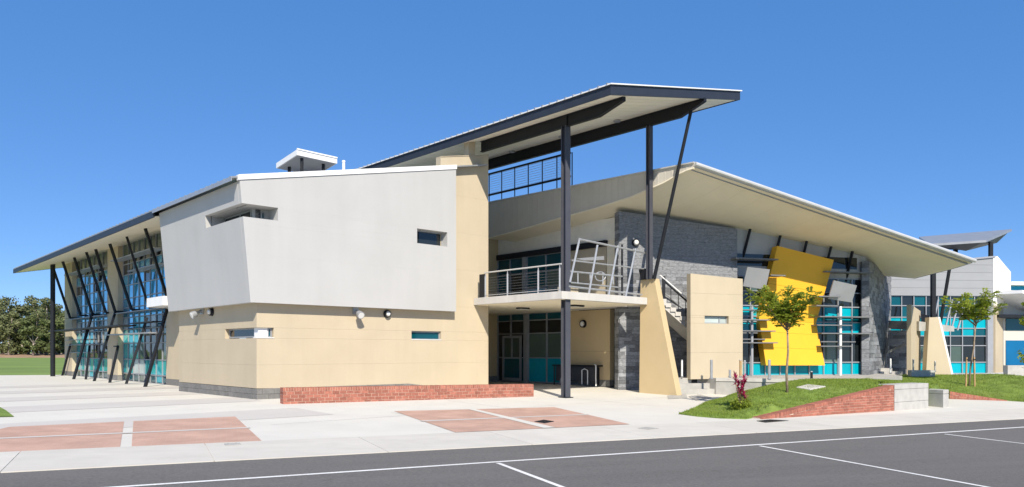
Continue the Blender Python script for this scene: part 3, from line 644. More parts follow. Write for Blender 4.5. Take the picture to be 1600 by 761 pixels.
# right end of roof: close with fascia
ef = MB()
for k in range(K-1):
    ef.hexa([sof(1, k), sof(1, k+1), sof(1, k+1)+gd*.05, sof(1, k)+gd*.05], [rtop(1, k), rtop(1, k+1), rtop(1, k+1)+gd*.05, rtop(1, k)+gd*.05])
part('end_fascia', ef, M['greyclad'], wing)

# slate wall behind the stairs
TZ = .5
FS1 = dirf(V3((4.62, 32.7, -.12)), 10)
s1r = FS1.hit(1152, 400)[0]; tl = FS1.hit(968, 330)[1]; trr = FS1.hit(1152, 358)[1]
sp = [(0, 0), (s1r, 0), (s1r, trr), (0, tl)]
core = part('slate_wall', MB().fprism(FS1, sp, -.55, -.035), M['stonecore'], wing)
masonry(core, 'stone', FS1, sp, .155, .62, -.034, .0, M['stone'], .006, .007, rand_len=.6)
FSL = Frame(FS1.P(0, 0, -.04), -FS1.n, -FS1.a)
masonry(core, 'stone', FSL, [(0, 0), (.5, 0), (.5, tl), (0, tl)], .155, .5, 0, .03, M['stone'], .006, .004)
bulkhead(993, 379.5, FS1, 'round bulkhead lamp on the slate wall above the stairs', .15)
# slate end wall
c2 = at(1358, 590, 35.4); FS2 = dirf(V3((c2.x, c2.y, .3)), 57)
L2 = 8.2; t2 = FS2.hit(1358, 408)[1]; t2r = FS2.hit(1393, 425)[1]
sp2 = [(0, 0), (L2, 0), (L2, t2r), (0, t2)]
core2 = part('slate_wall', MB().fprism(FS2, sp2, -.36, -.035), M['stonecore'], wing)
masonry(core2, 'stone', FS2, sp2, .2, .7, -.034, 0, M['stone'], .006, .02, rand_len=.6)
FS2L = Frame(FS2.P(0, 0, -.32), FS2.n, -FS2.a)
masonry(core2, 'stone', FS2L, [(0, 0), (.32, 0), (.32, t2), (0, t2)], .2, .32, 0, .03, M['stone'], .006, .008, off=0)

# recess side wall (facing left): ground and upper storey
UW = 26.3; FW = Frame(uv(UW, VC), V, -U)
wa = lambda px: FW.hit(px, 560)[0]
a_s, a_g, a_e = wa(953), wa(886), 5.75
panels(wing, 'wall_panel', FW, [(a_s, .3), (a_g, .3), (a_g, 3.5), (a_s, 3.5)], [1.6], -.3, 0, M['cream_dark'], gap=.006)
part('wall_base', MB().box(FW, a_s, a_g, 0, .3, -.3, .012), M['block'], wing)
ua_s = wa(947)
panels(wing, 'wall_panel', FW, [(ua_s, 3.8), (a_g, 3.8), (a_g, 6.35), (ua_s, 6.35)], [], -.3, 0, M['cream'], gap=.004)
part('upper_wall', MB().box(FW, ua_s-.9, a_e, 6.62, 7.6, -.3, -.01), M['soffit_white'], wing)
part('beam', MB().box(FW, ua_s-.05, a_e, 6.35, 6.62, -.3, .12), M['black'], wing)
part('wall_stub', MB().box(FW, ua_s-.9, ua_s, 3.8, 6.62, -.3, -.06), M['soffit'], wing)
def curtain(parent, f, a0, a1, cols_, zr_, kinds, c=0, fw=.05):
    cw = part('curtain_wall', MB().box(f, a0, a1, zr_[0]-.05, zr_[0], c-.1, c+.05), M['alu'], parent)
    xs = np.linspace(a0, a1, cols_+1)
    for x in xs: part('mullion', MB().box(f, x-fw/2, x+fw/2, zr_[0], zr_[-1], c-.08, c+.05), M['alu'], cw)
    for z in zr_[1:]: part('transom', MB().box(f, a0, a1, z-fw/2, z+fw/2, c-.06, c+.042), M['alu'], cw)
    for j, (z0, z1) in enumerate(zip(zr_[:-1], zr_[1:])):
        for i in range(cols_):
            k = kinds[j][i % len(kinds[j])]
            part('pane', MB().add([f.P(xs[i]+.01, z0, c-.02), f.P(xs[i+1]-.01, z0, c-.02+random.uniform(-.006, .006)), f.P(xs[i+1]-.01, z1, c-.02+random.uniform(-.006, .006)), f.P(xs[i]+.01, z1, c-.02)], [(0, 1, 2, 3)]), M[k], cw)
    return cw
a_m = wa(826)
cwA = curtain(wing, FW, a_g+.05, a_m, 2, [.1, 1.28, 2.5, 3.15, 3.5], [['teal'], ['green'], ['dark'], ['tealdk']])
cwB = curtain(wing, FW, a_m+.3, a_e, 2, [.1, 1.28, 2.5, 3.15, 3.5], [['tealdk', 'dark'], ['dark'], ['dark'], ['tealdk']])
part('column', MB().box(FW, a_m+.02, a_m+.28, 0, 3.5, -.1, .1), M['alu'], wing)
# entrance door inside the second bay
dr = part('door', MB().box(FW, a_m+.45, a_m+.57, .08, 2.4, .05, .11).box(FW, a_m+1.75, a_m+1.87, .08, 2.4, .05, .11).box(FW, a_m+.57, a_m+1.75, 2.28, 2.4, .05, .11).box(FW, a_m+.57, a_m+1.75, .08, .25, .05, .11).box(FW, a_m+.57, a_m+1.75, 1.22, 1.3, .05, .11).box(FW, a_m+1.1, a_m+1.2, 1.3, 2.28, .05, .105), M['alu'], wing)
part('pane', MB().box(FW, a_m+.58, a_m+1.74, .25, 1.22, .06, .08), M['tealdk'], dr); part('pane', MB().box(FW, a_m+.58, a_m+1.74, 1.3, 2.28, .06, .08), M['green'], dr)
curtain(wing, FW, a_g+.05, a_m+.1, 2, [3.85, 4.75, 5.55, 6.35], [['tealdk', 'blue'], ['green', 'tealdk'], ['tealdk']])
curtain(wing, FW, a_m+.4, a_e, 2, [3.85, 5.55, 6.35], [['dark', 'tealdk'], ['tealdk']])
part('column', MB().box(FW, a_m+.12, a_m+.38, 3.8, 6.35, -.1, .1), M['alu'], wing)
part('wall_core', MB().box(FW, a_s-.02, a_e+.6, 0, 7.5, -1.2, -.32), M['stonecore'], wing)
FBk = Frame(uv(20.5, 29.85), U, -V)
part('back_wall', MB().box(FBk, 0, 5.86, 0.32, 7.6, -.3, 0), M['cream_dark'], wing); part('wall_base', MB().box(FBk, 0, 5.78, 0, .32, -.28, .01), M['block'], wing)
bulkhead(912, 506, FW, 'round bulkhead lamp on the shaded cream wall under the balcony', .165)
# glazing of the wing and its white upper wall
gl = FS1.P(s1r, 0, -.30); FRr = dirf(V3((gl.x-FS1.a.x*1.0, gl.y-FS1.a.y*1.0, 0)), 15)
g0 = FRr.hit(1148, 560)[0]; g1 = FRr.hit(1352, 560)[0]
fz = lambda px, py: FRr.hit(px, py)[1]
zg = [TZ+.03, fz(1320, 566), fz(1320, 521), fz(1320, 504), fz(1320, 496), fz(1320, 480), fz(1320, 458), fz(1320, 436)]
curtain(wing, FRr, g0, g1, 9, zg, [['teal', 'teal', 'teal'], ['dark', 'dark', 'green', 'dark'], ['teal'], ['tealdk', 'teal'], ['teal', 'teal', 'tealdk'], ['dark'], ['dark', 'green']])
ta = FRr.hit(1155, 350)[1]; tb = FRr.hit(1350, 405)[1]
panels(wing, 'upper_wall_panel', FRr, [(g0, zg[-1]), (g1, zg[-1]), (g1, tb+.1), (g0, ta+.1)], [], -.2, .03, M['white'], cols=list(np.linspace(g0, g1, 5)[1:-1]))  # pale grey on white panels puts the roof's shade into their colour
part('clerestory_pane', MB().box(FRr, g0+.1, g1-.5, fz(1170, 412)-.1, fz(1170, 397), .031, .045), M['dark'], wing)
part('wall_core', MB().box(FRr, g0, g1, 0, zg[-1], -.5, -.2), M['stonecore'], wing)
part('mullion', MB().bar(FRr.h3(1313, 588, .5)*1, FRr.P(FRr.hit(1313, 588, .5)[0], zg[5], .5), .1, .1), M['whitetrim'], wing)
part('mullion', MB().bar(FRr.h3(1175, 588, .4)*1, FRr.P(FRr.hit(1175, 588, .4)[0], zg[5], .4), .09, .09), M['alu'], wing)
# yellow folded panel
def h(px, py, c): return FRr.h3(px, py, c)
ck, ct, cb = .24, .56, .45
T0, T1 = h(1215, 384, ct), h(1303, 406, ct); K0, K1 = h(1186, 497, ck), h(1275, 505, ck); B0, B1_ = h(1197, 571, cb), h(1289, 571, cb)
yp = part('yellow_panel', MB().prism([T0.lerp(K0, .02), T1.lerp(K1, .02), T1.lerp(K1, .98), T0.lerp(K0, .98)], -FRr.n*.3), M['yellow'], wing)
thk = -FRr.n*.40
def strip(A0, A1, Bz0, Bz1, s0, s1):
    e = .0015; a = A0.lerp(Bz0, s0+e); b = A1.lerp(Bz1, s0+e); c = A1.lerp(Bz1, s1-e); d = A0.lerp(Bz0, s1-e)
    part('yellow_sheet', MB().prism([a, b, c, d], thk), M['yellow'], yp)
yp.data.materials.clear(); yp.data.materials.append(M['yellow'])
bpy.data.objects.remove(yp); yp = part('yellow_panel', MB().bar(K0+thk, K1+thk, .05, .05), M['yellow'], wing)
for s0, s1 in ((0, .52), (.52, 1)): strip(T0, T1, K0, K1, s0, s1)
for s0, s1 in ((0, .28), (.28, .62), (.62, 1)): strip(K0, K1, B0, B1_, s0, s1)
# grey shade panels
for q in ([(1168, 417), (1203, 421), (1196, 452.5), (1161, 447)], [(1303, 438), (1339, 446), (1331, 472.5), (1294.5, 467)]):
    pts = [h(*q[0], 1.15), h(*q[1], 1.15), h(*q[2], .65), h(*q[3], .65)]
    part('shade_panel', MB().prism(pts, -FRr.n*.06), M['greypanel'], wing)
    for s in (.25, .75):
        m_ = pts[0].lerp(pts[1], s).lerp(pts[3].lerp(pts[2], s), .6); part('panel_arm', MB().bar(m_-FRr.n*.05, m_-FRr.n*.7, .06, .06), M['black'], wing)
# struts to the soffit
for t_, b_ in (((1174, 359), (1158, 413)), ((1221, 369), (1205, 425)), ((1262, 379), (1247, 433)), ((1300, 388.5), (1284, 440)), ((1333, 396), (1321, 440))):
    part('strut', MB().bar(h(*t_, .30)+Z*.25+(h(*t_, .30)-h(*b_, -.05))*.08, h(*b_, -.05), .1, .1), M['black'], wing)
# horizontal shading fins
for x0, x1, y, c0, c1 in ((1281, 1352, 495, .15, .7), (1277, 1320, 508, .2, .7), (1284, 1352, 521, .15, .6), (1283, 1320, 541, .2, .7), (1283, 1330, 534, .1, .4), (1280, 1300, 463, .3, .9), (1276, 1296, 477.5, .3, .9), (1150, 1197, 499.5, .2, .68), (1150, 1202, 517, .2, .7), (1150, 1190, 530, .1, .4), (1150, 1206, 535.5, .25, .72), (1150, 1178, 484, .1, .5), (1205, 1215, 430, .5, 1.1), (1150, 1206, 404, .3, .8), (1290, 1352, 425, .2, .7)):
    a0 = FRr.hit(x0, y, c1)[0]; a1 = FRr.hit(x1, y, c0)[0]; b = FRr.hit((x0+x1)/2, y, c1)[1]
    part('sun_shade', MB().box(FRr, a0, a1, b-.025, b+.025, c0, c1), M['fin'], wing)
# column under the roof tip
fcp = at(1458, 585, 39.6); part('column', MB().bar(V3((fcp.x, fcp.y, .2)), at(1458, 422, 39.6), .2, .2), M['black'], wing)
part('strut', MB().bar(at(1484, 417, 39.2), at(1468, 512, 40.2), .12, .12), M['black'], wing)
# railing on top of the verge
FT = Frame(uv(25.5, VC), V, -U)
rt0, rt1 = FT.hit(765, 280)[0], FT.hit(884, 250)[0]
zt_, zb2 = FT.hit(820, 257.5)[1], FT.hit(820, 299)[1]
rail = thing('roof_railing', 'dark wire railing on top of the ribbed roof edge beside the tall canopy', 'railing', FT.P(rt0, zb2))
part('top_rail', MB().bar(FT.P(rt0+1.2, zt_), FT.P(rt1-.3, zt_), .08, .08), M['black'], rail)
part('bottom_rail', MB().bar(FT.P(rt0+1.2, zb2+.22), FT.P(rt1-.3, zb2+.22), .07, .09), M['black'], rail)
for k in range(8):
    a = rt0+1.0+(rt1-rt0-1.4)*k/7; part('post', MB().bar(FT.P(a, zb2-.3), FT.P(a, zt_), .05, .05), M['black'], rail)
wr_ = MB()
for k in range(9): z = zb2+.3+(zt_-zb2-.38)*k/8; wr_.bar(FT.P(rt0+1.2, z), FT.P(rt1-.3, z), .012, .012)
part('wire', wr_, M['steel'], rail)

# ---------------------------------------------------------------- balcony
bal = thing('balcony', 'concrete balcony slab above the entrance with wire railing and tilted steel poles', 'balcony', uv(22, 21, 3.51))
ZB0, ZB1 = 3.51, 3.79
def poly(uvs, z0, z1): return MB().hexa([uv(a, b, z0) for a, b in uvs], [uv(a, b, z1) for a, b in uvs])
part('slab', poly([(19.9, 19.07), (24.92, 19.07), (24.92, 24.06), (19.9, 24.06)], ZB0, ZB1), M['concrete'], bal)
part('slab', poly([(20.75, 24.062), (26.27, 24.062), (26.27, 29.84), (20.75, 29.84)], ZB0+.005, ZB1), M['concrete'], bal)
part('slab', poly([(24.922, 20.4), (26.27, 20.9), (26.27, 24.06), (24.922, 24.06)], ZB0+.005, ZB1), M['concrete'], bal)
part('ceiling', poly([(20.0, 19.2), (24.9, 19.2), (24.9, 24.05), (20.0, 24.05)], ZB0-.012, ZB0-.003), M['soffit'], bal)
part('ceiling', poly([(20.8, 24.052), (26.25, 24.052), (26.25, 29.8), (20.8, 29.8)], ZB0-.012, ZB0), M['soffit'], bal)
for px, py, lb in ((817, 480.5, 'a'), (902, 476.5, 'b'), (973, 484.5, 'c')):
    c = hitp(px, py, V3((0, 0, ZB0-.012)), Z); f = Frame(c, U, -V)
    part('ceiling_light', MB().box(f, -.3, .3, -.07, 0, -.12, .12), M['black'], bal)
    part('ceiling_light_lens', MB().box(f, -.26, .26, -.09, -.072, -.09, .09), M['lens'], bal)
# left railing
FRl = Frame(uv(19.98, 19.07), V, -U)
za = ZB1
hr0, hr1 = FRl.P(.1, za+1.0), FRl.P(FRl.hit(757, 430)[0], za+1.0)
part('handrail', MB().tube(hr0, hr1, .028, .028, 10), M['silver'], bal)
ps = [.18]+[FRl.hit(px, 430)[0] for px in (841, 793, 758.5)]
for a in ps:
    part('rail_post', MB().bar(FRl.P(a, za), FRl.P(a, za+.86), .06, .03).path([FRl.P(a, za+.8, 0), FRl.P(a, za+.9, .0), FRl.P(a, za+.96, -.0)], [.02, .02, .02], 6), M['alu'], bal)
wl = MB()
for k in range(7): wl.bar(FRl.P(.15, za+.15+k*.105), FRl.P(ps[-1], za+.15+k*.105), .004, .004)
part('wire', wl, M['steel'], bal)
part('bottom_rail', MB().bar(FRl.P(.15, za+.08), FRl.P(ps[-1], za+.08), .04, .03), M['steel'], bal)
part('rail_end', MB().box(FRl, ps[-1]+.02, ps[-1]+.35, za, za+.95, -.03, .03), M['black'], bal)
# right side: tilted poles and rails
FRt = Frame(uv(19.9, 19.14), U, -V)
def fp(px, py, c=0): return FRt.h3(px, py, c)
poles = [((905.5, 373.5), (890.5, 441)), ((933.5, 383), (920, 459)), ((965.5, 384), (951, 461.5)), ((993, 388.5), (977.5, 464.5))]
for t_, b_ in poles: part('tilted_pole', MB().tube(fp(*b_), fp(*t_), .042, .042, 8), M['steel'], bal)
part('screen_rail', MB().tube(fp(904, 373.5), fp(1012, 396), .042, .042, 8), M['steel'], bal)
part('screen_rail', MB().tube(fp(893, 407, -.06), fp(1012, 421, -.06), .03, .03, 8), M['steel'], bal)
part('screen_rail', MB().tube(fp(890, 424, -.06), fp(972, 432, -.06), .035, .035, 8), M['steel'], bal)
part('screen_rail', MB().tube(fp(888, 441, -.06), fp(966, 449, -.06), .03, .03, 8), M['steel'], bal)
part('screen_rail', MB().tube(fp(888, 447.5, -.06), fp(1003, 460.5, -.06), .04, .04, 8), M['steel'], bal)
for px in (903, 922, 942, 958): part('rail_post', MB().bar(fp(px, 426, -.06), fp(px, 444, -.06), .03, .03), M['steel'], bal)
part('rail_post', MB().bar(fp(972, 382, -.5), fp(972, 464, -.5), .08, .08), M['black'], bal)
part('rail_ring', MB().path([fp(938+8*math.cos(t*math.pi/8), 432+7*math.sin(t*math.pi/8), -.1) for t in range(17)], [.025]*17, 6), M['steel'], bal)
part('awning', MB().prism([fp(900, 404, -1.6), fp(944, 400, -1.6), fp(944, 406, -1.6), fp(914, 407, -1.6)], V*.5), M['alu'], bal)
part('upstand', MB().box(FRt, FRt.hit(890, 450)[0], FRt.hit(913, 450)[0], ZB1, ZB1+.22, -.6, -.3), M['cream'], bal)

# ---------------------------------------------------------------- leaning buttress, screen wall, stairs
FBt = Frame(uv(24.95, 0), V, -U)
bq = [FBt.hit(998.5, 612.6), FBt.hit(1058, 617), FBt.hit(1022.5, 435), FBt.hit(1000.5, 437.5)]
bz = gz(*uv(25.5, 19).xy)-.1
bpts = [(bq[0][0], bz), (bq[1][0]-.02, bz), bq[2], bq[3]]
butt = thing('buttress_wall', 'tall cream buttress wall with a leaning front edge at the end of the balcony', 'buttress', uv(25.5, 19, bz))
part('wall', MB().hexa([FBt.P(a, b, 0) for a, b in bpts], [FBt.P(a, b, -.33) for a, b in bpts]), M['cream_mid'], butt, bev=.015)
tn = thing('wall_lamp', 'dark wedge shaped lamp on top of the leaning cream buttress', 'wall lamp', FBt.h3(1007.5, 437))
lp = hitp(1007.5, 437, uv(25.0, 0), U)
part('housing', MB().hexa([lp+U*-.14+V*.1, lp+U*.1+V*.1, lp+U*.1-V*.12, lp-U*.14-V*.12], [lp+U*-.2+V*.16+Z*.42, lp+U*.12+V*.16+Z*.42, lp+U*.12-V*.18+Z*.42, lp-U*.2-V*.18+Z*.42]), M['black'], tn)
part('lens', MB().hexa([lp+U*-.15+V*.1+Z*.421, lp+U*.1+V*.1+Z*.421, lp+U*.1-V*.12+Z*.421, lp-U*.15-V*.12+Z*.421], [lp+U*-.15+V*.1+Z*.44, lp+U*.1+V*.1+Z*.44, lp+U*.1-V*.12+Z*.44, lp-U*.15-V*.12+Z*.44]), M['lens'], tn)
# screen wall
p0 = at(1079, 588, 31.2); FSc = dirf(V3((p0.x, p0.y, 0)), 22)
scr = thing('screen_wall', 'freestanding cream screen wall with a small slot window beside the stairs', 'wall', V3((p0.x, p0.y, TZ)))
sa = FSc.hit(1160.5, 500)[0]; q0 = FSc.hit(1079.5, 427.3)[1]; q1 = FSc.hit(1160.5, 435.8)[1]
hw = (FSc.hit(1101, 498)[0], FSc.hit(1138.5, 500)[0], FSc.hit(1120, 505.5)[1], FSc.hit(1120, 493.6)[1])
panels(scr, 'wall_panel', FSc, [(0, TZ-.05), (sa, TZ-.05), (sa, q1), (0, q0)], [1.55, 3.0, 4.0], -.26, 0, M['cream'], holes=[hw], gap=.004)
slot(scr, FSc, hw[0], hw[1], hw[2], hw[3], -.12, .04, M['blind'], mull=(hw[0]+(hw[1]-hw[0])*.68,))
part('window_back', MB().box(FSc, hw[0]+.0, hw[1], hw[2], hw[3], -.24, -.2), M['dark'], scr)
# stairs from the balcony down behind the screen wall
st = thing('staircase', 'concrete stairs with dark handrails descending from the balcony behind the screen wall', 'stairs', V3((7, 32.2, TZ)))
FSt = dirf(V3((6.35, 31.85, 0)), 20)
part('landing', MB().box(FSt, -1.1, .0, ZB1-.28, ZB1-.004, -1.0, .25), M['concrete'], st)
nst = 15; rise, run = .178, .235; prof_s = []
for k in range(nst): part('tread', MB().box(FSt, .002+k*run, (k+1)*run+.03, ZB1-(k+1)*rise-.17, ZB1-(k+1)*rise, -.95, .2), M['concrete'], st)
part('stringer', MB().fprism(FSt, [(0, ZB1-.42), (nst*run, ZB1-nst*rise-.42), (nst*run, ZB1-nst*rise-.1), (0, ZB1-.1)], -.9, .14), M['concrete'], st)
part('handrail', MB().tube(FSt.P(-.25, ZB1+.98, .16), FSt.P(nst*run, ZB1+.95-nst*rise, .16), .035, .035, 8), M['whitetrim'], st)
part('handrail', MB().bar(FSt.P(-.1, ZB1+.80, .12), FSt.P(nst*run, ZB1+.80-nst*rise, .12), .05, .06), M['black'], st)
part('newel_post', MB().bar(FSt.P(-.05, ZB1-.2, .12), FSt.P(-.05, ZB1+.95, .12), .12, .12), M['black'], st)
for k in range(9):
    a = .3+k*.36; z0 = ZB1-a/run*rise; part('baluster', MB().bar(FSt.P(a, z0-.1, .12), FSt.P(a, z0+.82, .12), .03, .03), M['black'], st)
part('handrail', MB().tube(FSt.P(-.4, ZB1+1.05, -.9), FSt.P(nst*run, ZB1+.95-nst*rise, -.9), .035, .035, 8), M['steel'], st)

# terrace, steps
K1_ = V3((8.38, 31.15, 0)); K2_ = V3((11.15, 29.55, 0))
ter = thing('terrace', 'low grey concrete terrace with wide steps in front of the teal glazing', 'terrace', V3((11, 31, 0)))
tp = [K1_, K2_, V3((14.6, 30.2, 0)), V3((17.6, 34.2, 0)), V3((18.2, 38, 0)), V3((8, 36, 0)), V3((6.9, 31.9, 0)), V3((8.1, 31.75, 0))]
part('slab', MB().hexa([V3((p.x, p.y, -.7)) for p in tp], [V3((p.x, p.y, TZ)) for p in tp]), M['concrete2'], ter)
part('coping', MB().bar(K1_+Z*(TZ-.05), K2_+Z*(TZ-.05), .06, .14), M['concrete'], ter)
FSp = dirf(V3((6.72, 30.45, 0)), 26)
gs = gz(7.4, 30.5); rr = (TZ-gs)/3
for k in range(3): part('step', MB().box(FSp, .04, 1.86, gs-.1, gs+rr*(k+1)-(.0 if k < 2 else .002), -1.25, -.3*k), M['concrete2'], ter, bev=.012)
part('step_riser', MB().box(FSp, 1.1, 1.4, gs+rr*2.05, gs+rr*2.75, -.62, -.594), M['black'], ter)

# bollards / rail stanchions on the terrace
def stanchion(px, py, ptop, Y, label, r=.06, m=M['steel']):
    p = at(px, py, Y); top = at(px, ptop, Y)
    t = thing('bollard', label, 'bollard', p, 'bollards along the terrace edge')
    part('shaft', MB().tube(p-Z*.04, top-Z*.03, r, r, 12), m, t, smooth=False); part('cap', MB().tube(top-Z*.03, top, r*1.12, r*.8, 12), M['alu'], t)
    part('base', MB().tube(p-Z*.02, p+Z*.02, r*1.5, r*1.5, 12), M['alu'], t)
stanchion(1065.5, 588, 562, 31.2, 'thin pale bollard in the dark gap left of the screen wall', .04, M['whitetrim'])
stanchion(1111.5, 591, 562, 30.6, 'grey bollard on the steps in front of the screen wall', .055)
stanchion(1140.5, 588.5, 577.5, 31.0, 'short grey bollard in front of the right part of the screen wall', .05)
stanchion(1157, 588, 562, 30.9, 'tan bollard at the right corner of the screen wall', .05, M['wood'])
stanchion(1163.5, 588, 563, 31.1, 'grey bollard just right of the screen wall corner', .05)
stanchion(1202, 592, 562, 29.8, 'grey bollard at the lower left corner of the yellow panel', .055)
stanchion(1268, 592, 580, 29.5, 'short dark bollard below the middle of the yellow panel', .05, M['black'])
for (px, pb, lb) in ((1240, 588, 0), (1212, 588, 0), (1290, 588, 0)):
    pass

# things in the undercroft: table and benches
tb0 = G(896, 600); tb_ = thing('table', 'dark folding games table with pale curved legs under the balcony', 'table', hitG(918, 604))
FTb = Frame(V3((tb_.location.x, tb_.location.y, gz(*tb_.location.xy))), V, -U)
part('table_top', MB().box(FTb, -.75, 2.1, .92, .99, -.75, .2), M['black'], tb_, bev=.01)
part('side_panel', MB().box(FTb, -.48, 1.95, .22, .915, .02, .07), M['stonecore'], tb_)
part('side_panel', MB().box(FTb, -.55, -.5, .1, .9, -.55, .1), M['black'], tb_)
for a, c in ((-.68, .14), (-.68, -.66), (2.0, .14), (2.0, -.66)): part('leg', MB().bar(FTb.P(a, 0, c), FTb.P(a, .92, c), .06, .06), M['black'], tb_)
part('frame_tube', MB().path([FTb.P(-.72, .05, .24), FTb.P(-.72, .5, .25), FTb.P(-.72, .98, .24), FTb.P(-.62, 1.02, .2)], [.03]*4, 8), M['whitetrim'], tb_)
part('frame_tube', MB().path([FTb.P(.9, .02, .3), FTb.P(1.0, .35, .3), FTb.P(1.2, .48, .3), FTb.P(1.4, .35, .3), FTb.P(1.5, .02, .3)], [.03]*5, 8), M['steel'], tb_)
part('frame_tube', MB().path([FTb.P(-.2, .1, .22), FTb.P(-.2, .75, .22), FTb.P(0, .82, .22), FTb.P(.15, .75, .22), FTb.P(.15, .1, .22)], [.025]*5, 8), M['whitetrim'], tb_)
def bench(px, py, L, label):
    o = G(px, py); t = thing('bench', label, 'bench', o, 'benches by the entrance doors'); f = Frame(o, V, -U)
    for k in range(3): part('seat_slat', MB().box(f, -L/2, L/2, .42, .45, -.2+k*.14, -.2+k*.14+.12), M['steel'], t)
    for a in (-L/2+.2, L/2-.2): part('leg', MB().bar(f.P(a, 0, -.15), f.P(a, .42, -.15), .05, .05).bar(f.P(a, 0, .15), f.P(a, .42, .15), .05, .05).bar(f.P(a, .4, -.18), f.P(a, .4, .2), .05, .04), M['black'], t)
bench(866, 600, 1.7, 'metal bench nearer the dark post in the shade of the balcony'); bench(838, 598.5, 1.7, 'metal bench farther back beside the entrance door')

# ---------------------------------------------------------------- brick seat wall in front
bw0 = G(442, 632.3); bw1d = G(834, 620.3); bdir = (V3((bw1d.x, bw1d.y, 0))-V3((bw0.x, bw0.y, 0))); bL = bdir.length; bdir.normalize()
FBw = Frame(V3((bw0.x, bw0.y, 0)), bdir, V3((bdir.y, -bdir.x, 0)))
z0, z1 = bw0.z, bw1d.z
seat = thing('brick_wall', 'long low red brick seat wall in front of the cream block', 'brick wall', V3((bw0.x, bw0.y, z0)))
h0 = FBw.hit(442, 606)[1]; h1 = FBw.hit(834, 600.2)[1]
tz = lambda a: h0+(h1-h0)*a/bL
part('mortar_bed', MB().fprism(FBw, [(.008, min(z0, z1)-.1), (bL-.008, min(z0, z1)-.1), (bL-.008, tz(bL)-.006), (.008, tz(0)-.006)], -.35, -.008), M['mortar'], seat)
hs = .115; nc = 4; chh = (h0-z0-hs)/nc
tilt = (h1-h0)/bL
class Shear:                      # same frame following the slight fall of the wall top
    def __init__(s, f, k): s.f = f; s.k = k; s.a = f.a; s.n = f.n
    def P(s, a, b, c=0): return s.f.P(a, b+s.k*a, c)
SF = Shear(FBw, tilt)
def brick_run(parent, f, a0, a1, b0, ncourse, ch, ln, c0, c1):
    for k in range(ncourse):
        a = a0-(ln/2 if k % 2 else random.uniform(0, .03))
        while a < a1:
            x0, x1 = max(a, a0), min(a+ln, a1)
            if x1-x0 > .04:
                j = random.uniform(-.003, .003); part('brick', MB().hexa(*[[f.P(*p, c) for p in ((x0+.005, b0+k*ch+.005), (x1-.005, b0+k*ch+.005), (x1-.005, b0+(k+1)*ch-.005), (x0+.005, b0+(k+1)*ch-.005))] for c in (c0, c1+j)]), M['brick'], parent)
            a += ln
brick_run(seat, SF, 0, bL, z0-.02, nc, chh+.005, .24, -.36, .0)
m_ = int(bL/.083)
for k in range(m_):
    x0, x1 = bL*k/m_+.005, bL*(k+1)/m_-.005; b0 = h0-hs; j = random.uniform(-.004, .004)
    part('brick', MB().hexa([SF.P(x0, b0+.005, -.36), SF.P(x1, b0+.005, -.36), SF.P(x1, h0+j, -.36), SF.P(x0, h0+j, -.36)], [SF.P(x0, b0+.005, .002+j), SF.P(x1, b0+.005, .002+j), SF.P(x1, h0+j, .002+j), SF.P(x0, h0+j, .002+j)]), M['brick'], seat)

# ---------------------------------------------------------------- sloping brick retaining wall with concrete end blocks
r0 = G(1188, 656); r1 = G(1397, 642.5); rd = V3((r1.x-r0.x, r1.y-r0.y, 0)); rL = rd.length; rd.normalize()
FRw = Frame(V3((r0.x, r0.y, 0)), rd, V3((rd.y, -rd.x, 0)))
zr1 = FRw.hit(1397, 602)[1]; zm0 = min(r0.z, r1.z)-.05
ret = thing('retaining_wall', 'sloping red brick retaining wall along the lawn ending in a concrete block', 'retaining wall', V3((r0.x, r0.y, r0.z)))
top_z = lambda a: r0.z+.06+(zr1-r0.z-.06)*(a/rL)
part('mortar_bed', MB().fprism(FRw, [(0, zm0-.2), (rL, zm0-.2), (rL, top_z(rL)-.01), (0, top_z(0)-.01)], -.3, -.008), M['mortar'], ret)
nr = math.ceil((zr1-zm0)/.083)
masonry(ret, 'brick', FRw, [(0, zm0), (rL, zm0), (rL, top_z(rL)-.115), (0.2, top_z(0)-.10)], .083, .24, -.3, 0, M['brick'], .01, .003)
m_ = int(rL/.08)
for k in range(m_):
    x0, x1 = rL*k/m_+.005, rL*(k+1)/m_-.005; j = random.uniform(-.004, .004)
    q = [(x0, top_z(x0)-.11), (x1, top_z(x1)-.11), (x1, top_z(x1)+j), (x0, top_z(x0)+j)]
    part('brick', MB().fprism(FRw, q, -.3, .003+j), M['brick'], ret)
r2 = G(1450, 638.5); ra2 = (r2-FRw.O).dot(rd)
FB1 = Frame(V3((r1.x, r1.y, 0)), V3((r2.x-r1.x, r2.y-r1.y, 0)), V3(((r2-r1).y, -(r2-r1).x, 0)))
bl1 = (V3((r2.x, r2.y, 0))-V3((r1.x, r1.y, 0))).length; zr2 = FB1.hit(1450, 602)[1]
for b0, b1 in ((zm0-.3, .33*zr1+.67*r1.z), (.33*zr1+.67*r1.z+.008, zr1-.15), (zr1-.142, zr1+.02)):
    part('concrete_block', MB().box(FB1, .01, bl1, b0, b1, -.55, .02), M['blockconc'], ret, bev=.01)
